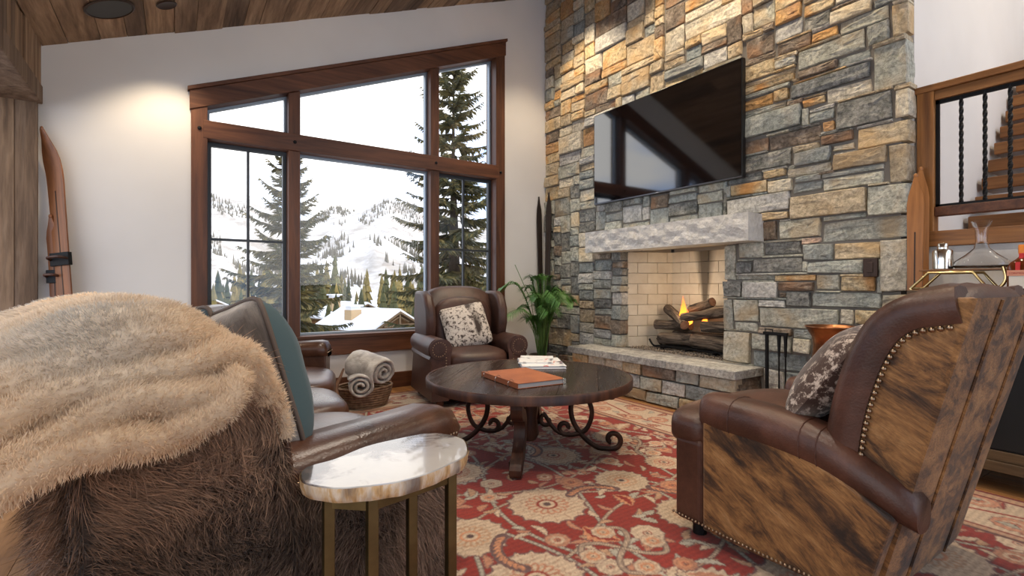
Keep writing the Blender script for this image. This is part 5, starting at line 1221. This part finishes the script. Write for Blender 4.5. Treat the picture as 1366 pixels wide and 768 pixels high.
# ------------------------------------------------------------------ antler basket with rolled throws
bk = thing('throw_basket', 'woven basket with antler handles beside the window armchair', 'basket', (1.42, 4.52, .01))
m = mat('woven_willow', (.22,.13,.07), .7); g = NG(m); g.coord(); g.col(g.ramp(g.noise(30, 3), [(.3, (.12,.065,.035)), (.7, (.30,.19,.11))])); M['willow'] = m
for k in range(9):
    z = .012+.021*k; rr_ = .165+.055*(k/8)**.7; part('weave', MB().tube([((rr_+.006*math.sin(q*2*PI/36*18+k*PI))*math.cos(2*PI*q/36)*1.12, (rr_+.006*math.sin(q*2*PI/36*18+k*PI))*math.sin(2*PI*q/36)*.9, z) for q in range(36)], .012, 5, closed=True), M['willow'], bk, smooth=180)
part('bottom', MB().lathe([(.02, 0), (.16, .002), (.16, .01)], 24), M['willow'], bk)
m = mat('antler', (.20,.095,.045), .5); g = NG(m); g.coord(); g.col(g.ramp(g.noise(12, 3), [(.3, (.085,.035,.018)), (.7, (.30,.16,.085))])); M['antler'] = m
for s, pts in ((-1, [(-.20, -.10, .02), (-.255, -.10, .10), (-.27, -.08, .20), (-.23, -.07, .30), (-.20, -.05, .36)]), (-1, [(-.21, -.02, .05), (-.30, .0, .13), (-.325, .02, .22), (-.30, .05, .34)]), (1, [(.20, .05, .02), (.26, .06, .12), (.25, .06, .22), (.2, .04, .30)])):
    part('antler_handle', MB().tube(bez(pts, 5), [.026-.018*k/(5*(len(pts)-1)) for k in range(5*(len(pts)-1)+1)], 8), M['antler'], bk, smooth=180)
m = mat('grey_plush', (.42,.38,.34), .9, sheen=.6); g = NG(m); g.coord(); f = g.noise(9, 4, .6, .5); g.col(g.ramp(f, [(.3, (.20,.17,.145)), (.5, (.42,.38,.33)), (.7, (.62,.58,.53))])); g.bump(g.noise(120, 3), .7, .006); M['plush'] = m
def roll(label, c, ax_ang, L, turns, r1, tilt, flat=.88):
    o = thing('rolled_throw', label, 'throw', c, 0, 'plush throws in the basket'); o.rotation_euler = (R(tilt), 0, R(ax_ang)); n = int(turns*22); rings = []
    w = (r1-.02)/turns*.80
    for k in range(n+1):
        a = 2*PI*turns*k/n; r = .022+(r1-.022)*k/n; ring = []
        for q in range(20):
            t = 2*PI*q/20; yy = math.copysign(abs(math.cos(t))**.35, math.cos(t))*(L/2)*(1+.07*nz(a*.7, r*25)+.04*nz(a*2.1, 7)); rad = r+w*.5*math.copysign(abs(math.sin(t))**.7, math.sin(t))*(1+.2*nz(a*1.6, yy*8))
            rad *= 1+.05*nz(math.cos(a)*2, math.sin(a)*2, yy*9)
            ring.append(V(rad*math.cos(a), yy, flat*rad*math.sin(a)))
        rings.append(ring)
    MB().loft(rings).build('blanket', M['plush'], o, smooth=180); return o
roll('grey plush throw rolled on top of the basket', (1.46, 4.47, .355), 24, .36, 2.6, .145, 10)
roll('grey plush throw rolled low in the basket', (1.35, 4.43, .215), -14, .30, 2.4, .115, -4)
# ------------------------------------------------------------------ potted palm
pp = thing('potted_palm', 'green areca palm in a clay pot in the corner by the hearth', 'plant', (3.50, 4.60, .0105))
part('pot', MB().lathe([(.10, 0), (.13, .10), (.145, .24), (.155, .285), (.150, .295), (.138, .285), (.13, .25)], 28, cap=False), mat('clay_pot', (.27,.20,.14), .75), pp, smooth=50)
part('soil', MB().lathe([(.005, .262), (.135, .258)], 20, cap=False), mat('soil', (.035,.022,.015), .95), pp)
m = mat('palm_leaf', (.05,.14,.025), .45, spec=.4); g = NG(m); g.coord('Object'); g.col(g.ramp(g.noise(7, 2), [(.3, (.025,.085,.014)), (.6, (.065,.17,.03)), (.8, (.14,.25,.06))])); M['palm'] = m; M['palmstem'] = mat('palm_stem', (.10,.19,.04), .5)
r_ = random.Random(12)
for k in range(30):
    az = k*2.39996; out = r_.uniform(.15, .66)*(1.0 if k % 3 else .4); H_ = r_.uniform(.50, 1.10)*(1-.25*out); 
    dx, dy = math.cos(az), math.sin(az)
    if dx*.65+dy*.6 > .0: out *= .45       # the corner walls hold these fronds upright
    p0 = V(.07*dx*r_.random(), .07*dy*r_.random(), .25); p1 = p0+V(dx*out*.25, dy*out*.25, H_*.55); p2 = p0+V(dx*out*.62, dy*out*.62, H_*.86); p3 = p0+V(dx*out*1.08, dy*out*1.08, H_*(.95-.30*out))
    P = bez([p0, p1, p2, p3], 9); fr = MB().tube(P, [.0055-.004*i/(len(P)-1) for i in range(len(P))], 5); lf = MB()
    for i in range(8, len(P)-1):
        t_ = (P[i+1]-P[i-1]).normalized(); sd = t_.cross(V(0, 0, 1)); sd = sd.normalized() if sd.length > .05 else V(-dy, dx, 0); fade = math.sin(PI*min(1, (i-6)/(len(P)-4)))
        for s in (-1, 1):
            for hh in (0, .5):
                b_ = P[i].lerp(P[i+1], hh); L_ = (.17*fade+.04)*r_.uniform(.8, 1.1); d_ = (sd*s*.85+t_*.75+V(0, 0, -.10)).normalized(); w_ = .0062
                pr = d_.cross(V(0, 0, 1)).normalized()*w_; m1 = b_+d_*L_*.5+V(0, 0, .012); tip = b_+d_*L_+V(0, 0, -.30*L_)
                lf.add([b_, m1-pr, m1+pr, tip], [(0, 1, 2), (1, 3, 2)])
    f_o = part('frond', fr, M['palmstem'], pp, smooth=180); part('leaflets', lf, M['palm'], f_o)
part('support_cane', MB().tube([(-.02, .03, .25), (-.10, .08, .9), (-.30, .12, 1.32)], .004, 5), M['palmstem'], pp)
# ------------------------------------------------------------------ old wooden skis
def ski_wood(name, c): return wood(name, tuple(x*.55 for x in c), c, tuple(min(1, x*1.4) for x in c), 2, .6, .35, .08, False)
def ski(name, label, base, tip_shift, L, w, ang, mt, tilt_x=0, tilt_y=0, group=None, metal=False):
    """ski standing on its tail; flat side faces local -Y"""
    o = thing(name, label, 'ski', base, R(ang), group); o.rotation_euler = (R(tilt_x), R(tilt_y), R(ang))
    rings = []
    for k in range(31):
        t = k/30; z = L*t; ww = w/2*(1.0-.16*math.sin(PI*min(1, t/.9)))
        if t > .90: u = (t-.90)/.10; ww *= max(.12, (1-u**1.6)) if u < .93 else .2
        if t < .03: ww *= .9
        yb = .0 if t < .82 else -tip_shift*((t-.82)/.18)**2
        th = .013 if t < .9 else .008
        rings.append([V(-ww, yb, z), V(-ww*.4, yb-th*.25, z), V(ww*.4, yb-th*.25, z), V(ww, yb, z), V(ww, yb+th, z), V(-ww, yb+th, z)])
    part('blade', MB().loft(rings), mt, o, smooth=30); part('tip_knob', MB().ball((0, -tip_shift+.004, L+.004), .013, 8, 5, (1, .7, 1.3)), mt, o, smooth=180)
    part('groove', MB().box(-.004, .004, -.005, -.003, L*.05, L*.8), M['bronze'], o)
    if metal: part('toe_plate', MB().box(-w*.55, w*.55, -.02, .016, L*metal-.05, L*metal+.05), M['iron'], o, bevel=.003); part('toe_strap', MB().tube(bez([(-w*.5, -.02, L*metal), (-w*.3, -.07, L*metal+.01), (w*.3, -.07, L*metal+.01), (w*.5, -.02, L*metal)], 5), .010, 6), M['leather'], o)
    return o
m1 = ski_wood('amber_ski', (.38,.155,.042)); m2 = ski_wood('rust_ski', (.27,.10,.036)); m3 = ski_wood('dark_ski', (.030,.020,.016))
ski('wooden_ski', 'amber wooden ski leaning in front at the end of the stone wall', (3.855, 1.225, .0), .0, 1.80, .088, -82, m1, -3.0)
ski('wooden_ski', 'amber wooden ski standing behind its pair beside the stair newel', (3.975, 1.21, .0), .0, 1.86, .085, -68, m1, -3.0)
ski('wooden_ski', 'old rust brown ski with curved tip and toe strap leaning by the barn boards', (-.63, 4.97, 0), .08, 2.29, .13, -34, m2, -2.0, -6.4, None, .57)
ski('wooden_ski', 'shorter old ski half hidden behind the curved rust brown ski', (-.73, 5.10, 0), .03, 1.62, .085, -20, m2, -1.2, -2.5, None, .72)
ski('wooden_ski', 'dark narrow ski leaning on the plaster beside the corner', (3.885, 5.10, 0), .0, 2.22, .080, 0, m3, -2.0, 0)
ski('wooden_ski', 'dark narrow ski leaning on the stone beside the corner', (3.86, 5.02, 0), .0, 2.26, .085, -75, m3, -2.0, 0)
# ------------------------------------------------------------------ bar cabinet and what stands on it
M['cabw'] = wood('cabinet_oak', (.05,.03,.015), (.13,.08,.038), (.24,.155,.075), 1, .8, .5, .2, False); M['cabp'] = mat('blackened_panel', (.022,.024,.026), .35, .3)
cb = thing('bar_cabinet', 'tall bar cabinet of distressed oak with black door panels', 'cabinet', (3.83, .32, 0))
part('body', MB().box(-.21, .23, -.82, .82, .13, 1.035), M['cabp'], cb, bevel=.004); part('top', MB().box(-.24, .24, -.85, .85, 1.035, 1.07), M['cabw'], cb, bevel=.005)
part('plinth', MB().box(-.235, .23, -.84, .84, .115, .17).box(-.225, .23, -.83, .83, .17, .225), M['cabw'], cb, bevel=.004)
for y in (-.82, -.01, .74): part('stile', MB().box(-.228, -.20, y, y+.08, .225, 1.035), M['cabw'], cb, bevel=.003)
for y0, y1 in ((-.735, -.015), (.075, .735)):
    d_ = part('door', MB().box(-.222, -.205, y0, y1, .235, 1.02), M['cabp'], cb, bevel=.002); part('handle', MB().box(-.24, -.222, (y1-.05 if y0 < 0 else y0+.03), (y1-.03 if y0 < 0 else y0+.05), .6, .78), M['bronze'], d_, bevel=.003)
for y in (-.76, .76):
    for x in (-.18, .18): part('foot', MB().box(x-.03, x+.03, y-.04, y+.04, 0, .116), M['cabw'], cb, bevel=.004)
ZT = 1.07
ty = thing('bar_tray', 'brass tube tray stand with a thin wood shelf on the bar', 'tray', (3.82, .985, ZT))
part('shelf', MB().box(-.09, .09, -.20, .17, .112, .122), M['stairw'], ty, bevel=.002)
for x in (-.10, .10): part('brass_frame', MB().tube([(x, .205, .009), (x, .12, .103), (x, -.08, .103), (x, -.145, .009)], .0085, 8), M['gold'], ty, smooth=60); part('brass_arm', MB().tube(bez([(x, -.205, .13), (x, -.215, .06), (x, -.18, .012), (x, -.10, .009)], 5), .0085, 8), M['gold'], ty, smooth=60)
for y in (.205, -.145): part('brass_rail', MB().tube([(-.10, y, .009), (.10, y, .009)], .0085, 8), M['gold'], ty, smooth=60)
sh = MB().lathe([(.040, 0), (.048, .004), (.05, .10), (.045, .115), (.026, .122), (.026, .15), (.023, .156)], 24).build('cocktail_shaker', M['silver'], smooth=40); sh.location = (3.82, 1.065, ZT+.123); tag(sh, 'polished nickel cocktail shaker on the tray shelf', 'shaker')
MB().tube([(.0265*math.cos(2*PI*q/20), .0265*math.sin(2*PI*q/20), .136) for q in range(20)], .0015, 5, closed=True).build('cap_ring', M['silver'], sh)
dc = MB().lathe([(.02, .003), (.115, .004), (.128, .02), (.12, .045), (.07, .085), (.034, .12), (.027, .16), (.028, .22), (.046, .275), (.0445, .275), (.026, .22), (.025, .16), (.031, .12), (.068, .08), (.117, .043), (.125, .02), (.11, .007), (.02, .006)], 36).build('glass_decanter', M['glassware'], smooth=50); dc.location = (3.86, .90, ZT+.1225); tag(dc, 'clear wide bottomed glass decanter on the tray shelf', 'decanter')
wb_ = MB().box(-.08, .08, -.07, .07, 0, .11).build('wooden_box', M['stairw'], bevel=.004); wb_.location = (3.98, .70, ZT); tag(wb_, 'brown wooden box behind the bottles on the bar', 'box'); MB().box(-.082, .082, -.072, .072, .11, .122).build('box_lid', M['stairw'], wb_, bevel=.003)
cd_ = MB().lathe([(.05, 0), (.052, .004), (.052, .095), (.046, .098), (.044, .085)], 24).build('pillar_candle', mat('tan_wax', (.50,.28,.14), .6), smooth=40); cd_.location = (3.98, .71, ZT+.123); tag(cd_, 'tan pillar candle on the wooden box', 'candle'); MB().tube([(0, 0, .085), (0, .002, .10)], .0015, 4).build('wick', M['iron'], cd_)
M['amber'] = mat('amber_glass', (.10,.022,.006), .06, spec=.6); M['blackglass'] = mat('black_glass', (.006,.006,.012), .06, spec=.6); M['label'] = mat('label_paper', (.72,.69,.62), .7); M['orange'] = mat('orange_cap', (.75,.24,.03), .4); M['redrib'] = mat('red_ribbon', (.6,.03,.03), .5); M['cream'] = mat('cream_label', (.70,.60,.36), .6); M['ink'] = mat('label_ink', (.35,.03,.03), .6); M['salmon'] = mat('label_salmon', (.66,.30,.20), .6)
def sqring(w, d, z, k=.75): return [V(w*math.copysign(abs(math.cos(t))**k, math.cos(t)), d*math.copysign(abs(math.sin(t))**k, math.sin(t)), z) for t in [2*PI*(q+.5)/24 for q in range(24)]]
b1 = thing('liqueur_bottle', 'square amber liqueur bottle with orange cap and red ribbon', 'bottle', (3.72, .70, ZT), R(-12))
part('glass', MB().loft([sqring(.052, .052, 0, .45), sqring(.056, .056, .01, .45), sqring(.056, .056, .125, .45), sqring(.047, .047, .15, .6), sqring(.028, .028, .168, .9), sqring(.019, .019, .18, 1), sqring(.018, .018, .20, 1)]), M['amber'], b1, smooth=50)
part('cap', MB().lathe([(.021, .195), (.021, .24), (.019, .243)], 20), M['orange'], b1, smooth=40); part('ribbon', MB().box(-.060, -.0545, -.009, .009, .10, .15), M['redrib'], b1); part('neck_seal', MB().box(-.026, -.019, -.009, .009, .165, .198), M['redrib'], b1)
lb = part('front_label', MB().box(-.0585, -.0565, -.036, .036, .012, .092), M['label'], b1); part('label_band', MB().box(-.0605, -.0585, -.044, .044, .078, .108), M['salmon'], lb)
text('COINTREAU', .0125, (-.0607, 0, .088), (R(90), 0, R(-90)), M['ink'], lb)
b2 = thing('dark_liqueur_bottle', 'black glass liqueur bottle with cream oval label at the bar edge', 'bottle', (3.74, .56, ZT), R(-14))
part('glass', MB().loft([sqring(.062, .062, 0, .6), sqring(.066, .066, .01, .6), sqring(.066, .066, .12, .6), sqring(.058, .058, .15, .7), sqring(.032, .032, .185, .9), sqring(.018, .018, .205, 1), sqring(.017, .017, .275, 1), sqring(.020, .020, .28, 1), sqring(.020, .020, .295, 1)]), M['blackglass'], b2, smooth=50)
part('oval_label', MB().prism([(.040*math.cos(2*PI*k/24), .066+.036*math.sin(2*PI*k/24)) for k in range(24)], .003, lambda a, b, t: V(-.066-t, a, b)), M['cream'], b2); part('gold_band', MB().box(-.0605, -.0585, -.03, .03, .140, .152), M['gold'], b2); part('red_band', MB().box(-.0685, -.0655, -.05, .05, .112, .124), M['salmon'], b2)
gv = MB().lathe([(.028, 0), (.03, .003), (.006, .008), (.005, .09), (.02, .12), (.03, .17), (.026, .25), (.025, .25), (.028, .17), (.018, .122), (.003, .095)], 24).build('champagne_flute', M['glassware'], smooth=50); gv.location = (3.98, .585, ZT); tag(gv, 'slender clear glass flute behind the dark bottle', 'glass')
# ------------------------------------------------------------------ ceiling speaker, downlights and added fill lights
SL = math.atan(.396)
sp = thing('ceiling_speaker', 'round dark grille speaker set in the plank ceiling', 'speaker', (-.40, 4.66, cz(-.40)-.022)); sp.rotation_euler = (0, -SL, 0)
part('ring', MB().lathe([(.152, .0), (.158, -.006), (.145, -.012), (.140, -.006)], 32), M['bronze'], sp, smooth=40); part('grille', MB().lathe([(.002, -.0075), (.142, -.0065)], 32, cap=False), mat('speaker_grille', (.035,.038,.042), .6), sp)
M['bulb'] = mat('lamp_glow', (1,.8,.5), .5, emit=(1,.72,.38), es=6.0)
def downlight(x, y, power, cone, label, aim=None, col_=(1,.80,.56), blend=.6):
    z = cz(x)-.02; o = thing('recessed_or_fill_light', label, 'light', (x, y, z)); o.rotation_euler = (0, -SL, 0)
    part('trim_ring', MB().lathe([(.055, 0), (.072, -.006), (.066, -.012), (.05, -.008)], 24), M['bronze'], o, smooth=40); part('lamp', MB().lathe([(.002, -.0035), (.048, -.003)], 20, cap=False), M['bulb'], o)
    ld_ = bpy.data.lights.new('recessed_or_fill_beam', 'SPOT'); ld_.energy = power; ld_.spot_size = R(cone); ld_.spot_blend = blend; ld_.color = col_; ld_.shadow_soft_size = .05
    l_ = bpy.data.objects.new('recessed_or_fill_beam', ld_); COL.objects.link(l_); l_.location = (x, y, z-.045); a = Vector(aim if aim else (x, y, 0)); l_.rotation_euler = (a-Vector(l_.location)).to_track_quat('-Z', 'Y').to_euler()
downlight(-.06, 4.66, 46, 96, 'small recessed light beside the ceiling speaker', (-.04, 5.15, 0))
downlight(3.30, 4.35, 105, 92, 'recessed light washing the far part of the stone wall', (3.9, 4.2, 1.5))
downlight(3.30, 3.10, 95, 92, 'recessed light washing the stone above the television', (3.9, 3.0, 1.5))
downlight(3.30, 1.85, 105, 100, 'recessed light washing the near end of the stone wall', (3.9, 1.8, 1.5))
downlight(1.60, 2.75, 95, 110, 'added fill light above the coffee table', None, (1, .88, .74))  # unseen light added to brighten the middle of the room
downlight(.40, 1.10, 95, 110, 'added fill light above the sofa end', None, (1, .88, .74))  # added fill over the sofa, out of view
downlight(2.20, .60, 95, 110, 'added fill light above the brindled recliner', None, (1, .88, .74))  # extra unseen light put in for general fill
downlight(2.5, 4.3, 60, 90, 'added fill light above the window armchair', None, (1, .86, .7))  # also an added fill, no known fitting here
hl_d = bpy.data.lights.new('stair_hall_lamp', 'POINT'); hl_d.energy = 42; hl_d.color = (1,.84,.66); hl_d.shadow_soft_size = .12; hl = bpy.data.objects.new('stair_hall_lamp', hl_d); COL.objects.link(hl); hl.location = (5.4, -.6, 3.9)
